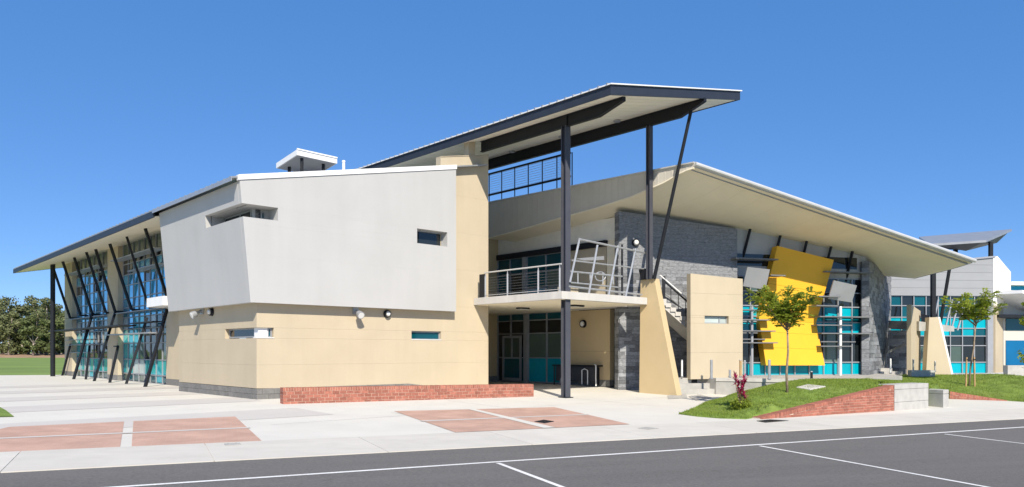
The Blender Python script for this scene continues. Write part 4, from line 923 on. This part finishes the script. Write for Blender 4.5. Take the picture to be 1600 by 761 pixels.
# second block
c3 = G(1474, 637.6); FC3 = Frame(V3((c3.x, c3.y, 0)), V3((.5, .87, 0)), V3((.87, -.5, 0))); FC3L = Frame(V3((c3.x, c3.y, 0)), V3((-.87, .5, 0)), V3((-.5, -.87, 0)))
z3 = hitp(1474, 609.5, V3((c3.x, c3.y, 0)), V3((.5, -.87, 0))).z
blk = thing('concrete_block', 'small grey concrete seat block right of the brick retaining wall', 'concrete block', c3)
e1 = FC3L.hit(1451, 620)[0]
fl = Frame(V3((c3.x, c3.y, 0)), V3((-.98, .2, 0)), V3((-.2, -.98, 0)))
A_ = c3; B_ = at(1451, 634.5, c3.y+.55); Cc = at(1482.5, 636, c3.y+.35)
base = [V3((A_.x, A_.y, c3.z-.1)), V3((B_.x, B_.y, c3.z-.1)), V3((B_.x+.35, B_.y+.55, c3.z-.1)), V3((Cc.x, Cc.y, c3.z-.1))]
ring = lambda z: [V3((p.x, p.y, z)) for p in base]
part('block', MB().hexa(ring(c3.z-.1), ring(z3-.15)), M['blockconc'], blk, bev=.012); part('capping', MB().hexa(ring(z3-.14), ring(z3)), M['blockconc'], blk, bev=.012)
# low brick edging to the right
q0 = G(1484, 624); q1 = G(1574, 627.2); qd = V3((q1.x-q0.x, q1.y-q0.y, 0)); qL = qd.length; qd.normalize(); FQ = Frame(V3((q0.x, q0.y, 0)), qd, V3((qd.y, -qd.x, 0)))
zq = FQ.hit(1484, 611.5)[1]
edg = thing('brick_edging', 'low red brick edging tapering down along the right lawn', 'brick edging', q0)
part('mortar_bed', MB().fprism(FQ, [(0, q0.z-.2), (qL, q1.z-.2), (qL, q1.z+.03), (0, zq-.01)], -.25, -.008), M['mortar'], edg)
m_ = max(8, int(qL/.1))
for k in range(m_):
    x0, x1 = qL*k/m_+.006, qL*(k+1)/m_-.006; tz_ = lambda a: zq+(q1.z+.04-zq)*a/qL
    part('brick', MB().fprism(FQ, [(x0, tz_(x0)-.12), (x1, tz_(x1)-.12), (x1, tz_(x1)), (x0, tz_(x0))], -.25, .003), M['brick'], edg)
masonry(edg, 'brick', FQ, [(0, q0.z-.02), (qL*.7, q0.z+.0), (0, zq-.13)], .083, .24, -.25, 0, M['brick'], .01, .003)

# ---------------------------------------------------------------- lawns
class TPS:
    def __init__(s, pts):
        P = np.array(pts, float); s.P = P[:, :2]; n = len(P)
        d = np.linalg.norm(s.P[:, None]-s.P[None], axis=2); Km = np.where(d > 0, d*d*np.log(d+1e-9), 0)+np.eye(n)*.02
        A = np.zeros((n+3, n+3)); A[:n, :n] = Km; A[:n, n] = 1; A[:n, n+1:] = s.P; A[n, :n] = 1; A[n+1:, :n] = s.P.T
        s.w = np.linalg.solve(A, np.r_[P[:, 2], 0, 0, 0]); s.n = n
    def __call__(s, x, y):
        d = np.hypot(s.P[:, 0]-x, s.P[:, 1]-y); k = np.where(d > 0, d*d*np.log(d+1e-9), 0); return float(s.w[:s.n]@k+s.w[s.n]+s.w[s.n+1]*x+s.w[s.n+2]*y)
def atz(px, py, z): r = ray(px, py); t = (z-EYE)/r.z; return V3((r.x*t, t, z))
def lawn(name, border, inner, step=.3, rough=.025, blades=20000, bh=.07):
    pts = [tuple(p) for p in border]+[tuple(p) for p in inner]; f = TPS(pts)
    B2 = [(p[0], p[1]) for p in border]; dens = []
    for i in range(len(B2)):
        p, q = np.array(B2[i]), np.array(B2[(i+1) % len(B2)]); n = max(1, int(np.linalg.norm(q-p)/step))
        for k in range(n): dens.append(tuple(p+(q-p)*k/n))
    def inside(x, y):
        c = False
        for i in range(len(B2)):
            (x0, y0), (x1, y1) = B2[i], B2[i-1]
            if (y0 > y) != (y1 > y) and x < (x1-x0)*(y-y0)/(y1-y0)+x0: c = not c
        return c
    xs = [p[0] for p in B2]; ys = [p[1] for p in B2]; P = list(dens)
    for x in np.arange(min(xs), max(xs), step):
        for y in np.arange(min(ys), max(ys), step):
            q = (x+random.uniform(-.1, .1)*step, y+random.uniform(-.1, .1)*step)
            if inside(*q): P.append(q)
    nb_ = len(dens); r = delaunay_2d_cdt([V3(p).to_2d() if len(p) > 2 else Vector(p) for p in P], [(i, (i+1) % nb_) for i in range(nb_)], [], 1, 1e-5)
    mb = MB(); f0 = f
    f = lambda x, y: max(f0(x, y), gz(x, y)+.03)
    bz_ = []
    for i in range(len(border)):
        n = max(1, int(np.linalg.norm(np.array(B2[(i+1) % len(B2)])-np.array(B2[i]))/step))
        for k in range(n): bz_.append(border[i][2]+(border[(i+1) % len(border)][2]-border[i][2])*k/n)
    vs = [V3((p.x, p.y, bz_[i] if i < nb_ else f(p.x, p.y)+random.uniform(0, 1)*rough)) for i, p in enumerate(r[0])]
    o0 = len(vs); mb.add([vs[i]*1 for i in range(nb_)]+[vs[i]-Z*.6 for i in range(nb_)], [(i, (i+1) % nb_, nb_+(i+1) % nb_, nb_+i) for i in range(nb_)]); mb.add(vs, [tuple(q) if (vs[q[1]]-vs[q[0]]).cross(vs[q[2]]-vs[q[0]]).z > 0 else tuple(q)[::-1] for q in r[2]])
    o = part(name, mb, M['lawn'], smooth=True, fix=False)
    tag(o, kind='structure')
    n = 0; gv = np.zeros((blades*3, 3)); 
    while n < blades:
        x, y = random.uniform(min(xs), max(xs)), random.uniform(min(ys), max(ys))
        if not inside(x, y): continue
        z = f(x, y); a = random.random()*6.28; hh = bh*random.uniform(.5, 1.3); wd = .012; lx, ly = random.gauss(0, .35)*hh, random.gauss(0, .35)*hh
        gv[n*3] = (x-wd*math.cos(a), y-wd*math.sin(a), z-.01); gv[n*3+1] = (x+wd*math.cos(a), y+wd*math.sin(a), z-.01); gv[n*3+2] = (x+lx, y+ly, z+hh); n += 1
    me = bpy.data.meshes.new('grass'); me.from_pydata(gv.tolist(), [], [(3*i, 3*i+1, 3*i+2) for i in range(blades)]); me.materials.append(M['blade'])
    g = bpy.data.objects.new('grass', me); col.objects.link(g); tag(g, kind='stuff')
    return f
def gpt(px, py, dz=.03): p = G(px, py); return V3((p.x, p.y, p.z+dz))
wt = lambda s, dz=-.02: FRw.P(rL*s, top_z(rL*s)+dz, -.28)
b1_ = [gpt(1060, 648), gpt(1090, 652), gpt(1125, 654.8), gpt(1165, 656), wt(.0), wt(.25), wt(.5), wt(.75), wt(1.0), FRw.P(rL+.3, zr1-.05, -.6), atz(1372, 597, .53), atz(1340, 593.5, .49), atz(1295, 593.5, .49), atz(1246, 594, .47), gpt(1180, 609, .22), gpt(1150, 617, .06), gpt(1120, 627, .03), gpt(1085, 639, .03)]
i1_ = [FRw.P(rL*s, top_z(rL*s)+.05, -1.0) for s in (.1, .25, .4, .55, .7, .85)]+[atz(1230, 612, .30), atz(1190, 630, .08), atz(1300, 615, .47)]
f1 = lawn('lawn', b1_, i1_, .3, .02, 34000, .055)
b2_ = [FQ.P(0, zq-.02, -.24), FQ.P(qL*.5, (zq+q1.z)/2, -.24), FQ.P(qL, q1.z+.03, -.1), gpt(1650, 632), gpt(1760, 634), atz(1760, 590, .55), atz(1600, 588, .5), atz(1500, 585.5, .42), atz(1420, 584.5, .42), atz(1360, 589.5, .46), atz(1350, 593, .49), atz(1385, 597, .5), FB1.P(0, zr1-.05, -.6), FB1.P(bl1, zr1-.14, -.6), FC3.P(.6, z3-.06, -.4)]
i2_ = [atz(1512, 608, .28), atz(1590, 610, .2), atz(1460, 598, .42)]
f2 = lawn('lawn', b2_, i2_, .45, .02, 34000, .055)
def on(f, px, py):
    r = ray(px, py); lo, hi = 15.0, 45.0
    for _ in range(60):
        m_ = (lo+hi)/2; p = V3((0, 0, EYE))+r*m_
        if p.z > f(p.x, p.y): lo = m_
        else: hi = m_
    return V3((0, 0, EYE))+r*hi
# flat stone slab on the lawn
c_ = on(f1, 1268, 606); slabp = [on(f1, *p)+Z*.03 for p in ((1244, 607), (1262, 602.5), (1290, 605.5), (1266, 610.5))]
ss = thing('stepping_slab', 'flat pale concrete slab lying on the lawn right of the young tree', 'slab', c_)
part('slab', MB().prism([p+Z*.02 for p in slabp], (0, 0, -.07)), M['concrete'], ss, bev=.01)

# ---------------------------------------------------------------- plants
def frond(mb, p, d, L, n, lw, ll):
    d = d.normalized(); side = d.cross(Z)
    if side.length < .1: side = V3((1, 0, 0))
    side.normalize(); up = side.cross(d)
    for k in range(n):
        s = (k+1)/n; q = p+d*L*s-Z*L*.25*s*s
        for sg in (-1, 1):
            if k == n-1 and sg > 0: continue
            ld_ = (side*sg*1.0+d*.55-Z*random.uniform(0, .5)).normalized(); l = ll*random.uniform(.7, 1.2)*(1-.4*abs(s-.5)); ww_ = (d-ld_*d.dot(ld_)).normalized()*lw*.5+up*random.uniform(-.3, .3)*lw
            o = len(mb.v); mb.v += [q, q+ld_*l*.5+ww_, q+ld_*l, q+ld_*l*.5-ww_]; mb.f.append((o, o+1, o+2, o+3))
def young_tree(base, top_z_, fork_z, crown, label, lm, stakes=False, seed=1, sway=0, lean_px=0):
    random.seed(seed); t = thing('young_tree', label, 'tree', base, 'young trees on the lawns')
    H = top_z_-base.z; fk = V3((base.x+sway, base.y, fork_z)); tr = MB()
    pts = [base-Z*.1, base.lerp(fk, .3)+V3((-.02, 0, 0)), base.lerp(fk, .6)+V3((.03, 0, 0)), fk]
    tr.path(pts, [.045, .038, .032, .028], 8)
    cr = MB(); ends = []
    cx_, cz0, cz1, rx = crown           # centre x offset, z range, radius
    for k in range(13):
        a = k*2*math.pi/13+random.uniform(-.3, .3); r = rx*random.uniform(.35, .95); zz_ = random.uniform(cz0+.35*(cz1-cz0), cz1-.1)
        e = V3((base.x+cx_+r*math.cos(a), base.y+r*math.sin(a)*.9, zz_)); s_ = fk-Z*random.uniform(0, .25)
        mid = s_.lerp(e, .5)+V3((0, 0, -.05)); tr.path([s_, mid, e], [.022, .014, .006], 5)
        for s in (.35, .55, .7, .85, 1.0): ends.append((s_.lerp(mid, s*2) if s < .5 else mid.lerp(e, s*2-1), (e-s_).normalized()))
    part('trunk', tr, M['trunk'], t, smooth=True)
    for p, d in ends:
        for k in range(6):
            dd = (d*.5+V3((random.gauss(0, 1), random.gauss(0, 1), random.gauss(.15, .6)))).normalized()
            frond(cr, p+V3((random.gauss(0, .06), random.gauss(0, .06), random.gauss(0, .05))), dd, random.uniform(.22, .42), 9, .048, .12)
    cr.v = [v if v.z > cz0-.12 else V3((v.x, v.y, cz0-.12+random.uniform(-.05, .05))) for v in cr.v]
    part('crown', cr, lm, t, fix=False)
    return t
tb1 = on(f1, 1230, 613); sc1 = tb1.y/FOC
young_tree(tb1, EYE+(HY-446)*sc1, EYE+(HY-506)*sc1, (-.2, EYE+(HY-503)*sc1, EYE+(HY-446)*sc1, 1.12), 'slim young tree with airy crown in front of the yellow panel', M['leaf'], seed=3)
tb2 = on(f2, 1514, 603); sc2 = tb2.y/FOC
t2_ = young_tree(tb2, EYE+(HY-454)*sc2, EYE+(HY-504)*sc2, (.15, EYE+(HY-494)*sc2, EYE+(HY-454)*sc2, 1.25), 'young tree tied between two timber stakes on the right lawn', M['leaf_y'], seed=11, sway=.3)
for px in (1509, 1523):
    b_ = on(f2, px, 604); stt = thing('timber_stake', 'left timber stake of the staked young tree' if px < 1515 else 'right timber stake of the staked young tree', 'stake', b_, 'timber tree stakes')
    part('stake', MB().bar(b_-Z*.1, b_+Z*1.28+V3((.04 if px < 1515 else -.02, 0, 0)), .05, .05), M['wood'], stt)
    part('tie', MB().bar(b_+Z*1.18+V3((.03, -.04, 0)), b_+Z*1.18+V3((.13 if px < 1515 else -.1, -.04, 0)), .02, .04), M['black'], stt)
# cordyline with green undergrowth
random.seed(5); cb_ = on(f1, 1157, 637); cd = thing('cordyline', 'crimson leaved cordyline plant growing at the left tip of the lawn', 'plant', cb_); sc3 = cb_.y/FOC
def strap(mb, p, d, L, wd, droop):
    side = d.cross(Z).normalized()*wd; q = []
    for s in (0, .35, .7, 1): q.append((p+d*L*s-Z*droop*L*s*s, (.5, 1, .8, .05)[len(q)]))
    for (a, wa_), (b, wb_) in zip(q[:-1], q[1:]):
        o = len(mb.v); mb.v += [a-side*wa_, a+side*wa_, b+side*wb_, b-side*wb_]; mb.f.append((o, o+1, o+2, o+3))
stm = MB(); lv = MB()
heads = [(-.15, 590), (.14, 590), (.0, 606), (-.05, 599), (.1, 614), (.06, 596)]
for dx, py in heads:
    hd = V3((cb_.x+dx, cb_.y+random.uniform(-.08, .08), EYE+(HY-py)*sc3)); stm.path([cb_, cb_.lerp(hd, .5)+V3((dx*.1, 0, 0)), hd-Z*.12], [.02, .018, .015], 6)
    for k in range(26):
        a = k*2.4; el_ = random.uniform(.1, 1.3); strap(lv, hd-Z*random.uniform(.0, .22), V3((math.cos(a)*math.cos(el_), math.sin(a)*math.cos(el_), math.sin(el_))), random.uniform(.18, .32), .022, random.uniform(.1, .5))
part('stem', stm, M['trunk'], cd); part('leaves', lv, M['redleaf'], cd, fix=False)
sh = thing('shrub', 'low green leafy shrub at the foot of the crimson cordyline', 'shrub', cb_+V3((-.05, -.15, 0))); lv = MB()
for k in range(420):
    a = random.random()*6.28; r = random.random()**.5*.34; p = cb_+V3((-.04+r*math.cos(a), -.15+r*math.sin(a), random.random()*.36*(1-r*1.6)))
    el_ = random.uniform(-.1, 1.2); b = random.random()*6.28; strap(lv, p, V3((math.cos(b)*math.cos(el_), math.sin(b)*math.cos(el_), math.sin(el_))), random.uniform(.08, .16), .018, .5)
part('leaves', lv, M['leaf_y'], sh, fix=False)

# far trees
def clump_tree(name, label, base, Hh, rad, lm, seed, n=2600, ls=.55, group='gum trees beyond the sports field', trunk_h=.35):
    random.seed(seed); t = thing(name, label, 'tree', base, group); tr = MB(); cr = MB()
    fk = base+V3((random.uniform(-.6, .6), 0, Hh*trunk_h)); tr.path([base-Z*.3, base.lerp(fk, .5)+V3((random.uniform(-.2, .2), 0, 0)), fk], [Hh*.03, Hh*.024, Hh*.02], 7)
    cl_ = []
    for k in range(22):
        a = random.random()*6.28; r = rad*random.uniform(.1, .85); z = Hh*random.uniform(.10, .93); r *= (1.05-.55*abs(z/Hh-.55)*2*.7)
        c = base+V3((r*math.cos(a), r*math.sin(a), z)); cl_.append((c, rad*random.uniform(.20, .40)))
        if k < 8: tr.path([fk, fk.lerp(c, .5)+V3((0, 0, .2)), c], [Hh*.014, Hh*.009, Hh*.004], 5)
    for k in range(n):
        c, r = random.choice(cl_); d = V3((random.gauss(0, 1), random.gauss(0, 1), random.gauss(0, .75))).normalized(); p = c+d*r*random.uniform(.55, 1.0)
        a1 = V3((random.gauss(0, 1), random.gauss(0, 1), random.gauss(0, .7))).normalized(); a2 = a1.cross(d).normalized(); s = ls*random.uniform(.5, 1.2)
        o = len(cr.v); cr.v += [p-a1*s*.5, p+a2*s*.28, p+a1*s*.5, p-a2*s*.28]; cr.f.append((o, o+1, o+2, o+3))
    part('trunk', tr, M['gumbark'], t, smooth=True); part('crown', cr, lm, t, fix=False); return t
bank = MB(); bpts_ = [(-240, 192), (-110, 192), (-92, 196), (-70, 220), (-90, 320), (-290, 320), (-290, 205)]
bank.add([V3((x, y, .0)) for x, y in bpts_]+[V3((x*.97, y+9, .75)) for x, y in bpts_], [tuple(range(7, 14))]+[(i, (i+1) % 7, 7+(i+1) % 7, 7+i) for i in range(7)])
tag(part('earth_bank', bank, M['soil']), kind='structure')
fts = [(-38, 478, 165), (-18, 470, 158), (4, 466, 160), (24, 462, 156), (44, 472, 162), (58, 480, 158), (72, 463, 150), (88, 478, 156), (100, 486, 160), (14, 486, 148), (52, 496, 146), (82, 500, 147), (-8, 492, 149), (34, 500, 150), (112, 492, 165), (-28, 474, 172), (34, 470, 174), (64, 474, 170), (92, 474, 172)]
lab = ['broad olive gum tree at the far left edge of the field', 'dense gum tree near the left picture edge', 'rounded dark gum tree at the left of the far row', 'tallest round gum tree in the left half of the far row', 'leaning gum tree in the middle of the far row', 'pale gum tree right of the middle of the far row', 'tall gum tree with open top just left of the black post', 'gum tree behind the black corner post', 'gum tree between the black post and the glazed wing', 'low bushy tree in front of the left gums', 'low bushy tree in front of the middle gums', 'low bushy tree right in front of the black post', 'low bushy tree at the left edge in front of the gums', 'small olive bush between the two left low trees', 'gum tree seen beside the first cream pier', 'back row gum tree at the left edge of the field', 'back row gum tree behind the tallest round gum', 'back row gum tree in the right half of the far row', 'back row gum tree just right of the black post']
for i, (px, py, Y) in enumerate(fts):
    Y *= 1.35; b = at(px, 549, Y); b.z = .7; top = EYE+(HY-py)*Y/FOC; Hh = top-b.z
    clump_tree('gum_tree' if Hh > 7.6 else 'bushy_tree', lab[i], b, Hh, Hh*(.36 if Hh > 7.6 else .5), M['gumleaf' if i % 3 else 'gumleaf2'], 20+i, 3000, .80, trunk_h=.3 if Hh > 7.6 else .12)

# ---------------------------------------------------------------- far right building
FF = dirf(V3((at(1388, 583, 43.4).x, 43.4, .35)), 5)
far = thing('far_building', 'grey clad far building with teal window bands and a white gable side', 'building', FF.O)
fL = FF.hit(1551.5, 500)[0]; fz2 = lambda px, py: FF.hit(px, py)[1]
zwt = fz2(1450, 462); ztl_, ztr_ = fz2(1390, 418), fz2(1551, 402.5)
panels(far, 'wall_panel', FF, [(0, zwt), (fL, zwt), (fL, ztr_), (0, ztl_)], list(np.arange(zwt+.45, ztr_, .45)), -.2, 0, M['greyclad'], gap=.01)
curtain(far, FF, .1, fL-.35, 8, [.0, fz2(1520, 566), fz2(1520, 540), fz2(1520, 525), fz2(1520, 513), fz2(1520, 496), fz2(1520, 478), zwt], [['teal'], ['dark', 'dark', 'green'], ['dark'], ['teal', 'tealdk'], ['teal'], ['dark', 'tealdk', 'dark'], ['tealdk', 'dark']], -.1)
part('corner_column', MB().box(FF, fL-.35, fL-.0, 0, zwt, -.2, .03), M['alu'], far)
part('corner_trim', MB().box(FF, fL-.02, fL+.18, zwt-.3, ztr_, -.25, .03), M['whitetrim'], far)
FFs = dirf(FF.P(fL+.18, 0, -.0), 44)
gs_ = FFs.hit(1579.5, 440)[0]
part('gable_wall', MB().fprism(FFs, [(0, fz2(1551, 478)), (gs_, fz2(1551, 478)), (gs_, FFs.hit(1579.5, 425)[1]), (.35, ztr_+.12), (0, ztr_)], -.25, 0), M['soffit_white'], far)
part('parapet', MB().bar(FF.P(0, ztl_+.05, .02), FF.P(fL+.1, ztr_+.05, .02), .12, .1), M['alu'], far)
part('side_wall', MB().fprism(FFs, [(0, .0), (1.6, 0), (1.6, fz2(1551, 478)), (0, fz2(1551, 478))], -.25, -.02), M['cream'], far)
Rf = dirf(FFs.P(1.7, 0, -.02), 12)
part('annex_wall', MB().box(Rf, 0, 8, 0, 4.9, -.3, 0), M['cladding'], far)
part('annex_window', MB().box(Rf, .15, 6, .15, 1.9, 0, .05), M['navyglass'], far); part('annex_window', MB().box(Rf, .15, 6, 2.5, 3.2, 0, .05), M['tealdk'], far)
part('annex_awning', MB().box(Rf, -1.2, 6, 3.22, 3.4, .0, .9), M['black'], far)
cvp = [(0, 4.55), (.8, 4.45), (1.6, 4.2), (2.5, 3.8), (3.6, 3.5), (5, 3.3)]; cvm = MB()
for (a0, b0), (a1, b1) in zip(cvp[:-1], cvp[1:]): cvm.hexa([FFs.P(a0, b0, .05), FFs.P(a1, b1, .05), FFs.P(a1, b1, 1.6), FFs.P(a0, b0, 1.3)], [FFs.P(a0, b0+.18, .05), FFs.P(a1, b1+.18, .05), FFs.P(a1, b1+.18, 1.6), FFs.P(a0, b0+.18, 1.3)])
part('curved_roof', cvm, M['whitetrim'], far)
part('base_wall', MB().box(Rf, -1.4, 6, -.2, .45, 1.4, 1.7), M['concrete2'], far)
# louvre roof of the far building
lr = thing('butterfly_roof', 'thin floating grey metal roof on a post above the far building', 'roof', at(1548, 402, 47))
ra, rb_, rc, rdd = at(1436, 370, 52), at(1581, 358, 52), at(1541, 375, 46), at(1452, 381, 46)
th = Z*-.14
part('roof_sheet', MB().hexa([ra+th, rb_+th, rc+th, rdd+th], [ra, rb_, rc, rdd]), M['roofmetal'], lr)
part('soffit', MB().hexa([p-Z*.75 for p in (ra.lerp(rc, .25), rb_.lerp(rdd, .2), rc.lerp(ra, .28), rdd.lerp(rb_, .35))], [p+th-Z*.003 for p in (ra.lerp(rc, .04), rb_.lerp(rdd, .04), rc.lerp(ra, .04), rdd.lerp(rb_, .04))]), M['navy'], lr)
for px, Y in ((1548, 48), (1493, 48)): part('post', MB().bar(at(px, 376, Y)-Z*.1, at(px, 412, Y), .2, .2), M['black'], lr)
# right far block and curved white roofs
fb = thing('white_building', 'white building with a flat dark roof at the right picture edge', 'building', at(1600, 560, 70))
bx = at(1579, 560, 70); f7 = dirf(V3((bx.x, bx.y, 0)), 5)
part('wall', MB().box(f7, 0, 12, 0, f7.hit(1600, 468)[1], -4, 0), M['whitetrim'], fb); part('wall', MB().box(f7, .0, 12, f7.hit(1600, 467)[1], f7.hit(1600, 452)[1], -4, -.6), M['soffit_white'], fb)
part('window', MB().box(f7, -.02, 12, f7.hit(1600, 454)[1], f7.hit(1600, 446)[1], -4, -.5), M['blue'], fb); part('roof', MB().box(f7, -.4, 12, f7.hit(1600, 446)[1], f7.hit(1600, 441)[1], -4, .6), M['whitetrim'], fb)

# second stair group in front of the far building
fin = thing('fin_wall', 'narrow upright cream fin wall in front of the far grey building', 'wall', at(1430, 580, 38.2))
FFn = dirf(V3((at(1424, 580, 38.2).x, 38.2, .3)), 50)
fa = FFn.hit(1438.5, 540)[0]
part('wall', MB().fprism(FFn, [(0, -.1), (fa, -.1), (fa, FFn.hit(1438.5, 486)[1]), (0, FFn.hit(1424, 476)[1])], -.22, 0), M['cream'], fin, bev=.01)
b2t = thing('buttress_wall', 'second cream buttress wall with leaning edge in front of the far grey building', 'buttress', at(1465, 583, 38.8))
FB2 = dirf(V3((at(1448, 583, 38.8).x, 38.8, 0)), 4)
bb2 = [FB2.hit(*p) for p in ((1447, 586), (1487, 586), (1466, 495.5), (1452, 496))]
part('wall', MB().hexa([FB2.P(a, b, 0) for a, b in bb2], [FB2.P(a, b, -.35) for a, b in bb2]), M['cream'], b2t)
part('edge_face', MB().hexa([FB2.P(a, b, .0) for a, b in (bb2[1], (bb2[1][0]+.1, bb2[1][1]), (bb2[2][0]+.1, bb2[2][1]), bb2[2])], [FB2.P(a, b, -.352) for a, b in (bb2[1], (bb2[1][0]+.1, bb2[1][1]), (bb2[2][0]+.1, bb2[2][1]), bb2[2])]), M['whitetrim'], b2t)
lan = thing('stair_landing', 'grey concrete landing slab joining the far cream walls', 'landing', at(1440, 515, 40))
part('slab', MB().hexa([at(1388, 513, 41), at(1436, 517, 38.9), at(1491, 518, 39.6), at(1480, 516, 42)], [at(1388, 501, 41), at(1436, 502, 38.9), at(1491, 510, 39.6), at(1480, 508, 42)]), M['concrete2'], lan)
part('stair_flight', MB().hexa([at(1386, 553, 39.2), at(1388, 548, 39.2), at(1415, 535, 40.2), at(1415, 540, 40.2)], [at(1386, 553, 40.0), at(1388, 548, 40.0), at(1415, 535, 41), at(1415, 540, 41)]), M['concrete'], lan)
for k in range(5): part('pole', MB().bar(at(1456+k*10, 516, 40.6), at(1466+k*11, 468, 40.6), .07, .07), M['steel'], lan)
part('railing', MB().hexa([at(1439, 510, 39.4), at(1452, 510, 39.8), at(1452, 510, 39.9), at(1439, 510, 39.5)], [at(1439, 490, 39.4), at(1452, 493, 39.8), at(1452, 493, 39.9), at(1439, 490, 39.5)]), M['black'], lan)
dk = thing('stair_wall', 'dark slate wall in the shade below the far landing', 'wall', at(1405, 575, 41.6))
fd = dirf(V3((at(1386, 580, 41.6).x, 41.6, 0)), 6)
masonry(dk, 'stone', fd, [(0, .1), (fd.hit(1424, 560)[0], .1), (fd.hit(1424, 560)[0], fd.hit(1424, 516)[1]), (0, fd.hit(1390, 516)[1])], .2, .7, -.2, 0, M['stone'], .006, .006)
stp = thing('concrete_steps', 'pale concrete steps at the foot of the far slate wall', 'steps', at(1400, 583, 38.5))
f9 = dirf(V3((at(1383, 584, 38).x, 38, .3)), 8)
for k in range(3): part('step', MB().box(f9, -.1, 1.5-k*.35, -.2, .12+k*.16, -1.6, -.3*k), M['concrete2'], stp)
lw = thing('low_wall', 'low pale concrete wall at the top edge of the right lawn', 'low wall', at(1442, 586, 36.5))
f10 = dirf(V3((at(1424, 587, 36.6).x, 36.6, .3)), 3); part('wall', MB().box(f10, 0, f10.hit(1461, 580)[0], -.2, f10.hit(1440, 578.5)[1], -.3, 0), M['blockconc'], lw)
for px, py, ptop, Y, lb in ((1391.5, 583, 560, 37.8, 'pale bollard beside the far concrete steps'), (1427, 579, 561, 36.8, 'thin bollard in front of the cream fin wall'), (1461, 580, 564, 37, 'thin bollard in front of the second cream buttress')):
    stanchion(px, py, ptop, Y, lb, .04, M['whitetrim'] if px < 1400 else M['concrete2'])
# leafy tree at the right edge
eb = at(1640, 590, 34); eb.z = .5
et = clump_tree('leafy_tree', 'leafy green tree cut off by the right picture edge', eb, 4.4, 1.25, M['leaf'], 77, 1800, .22, 'trees at the right edge', .4)
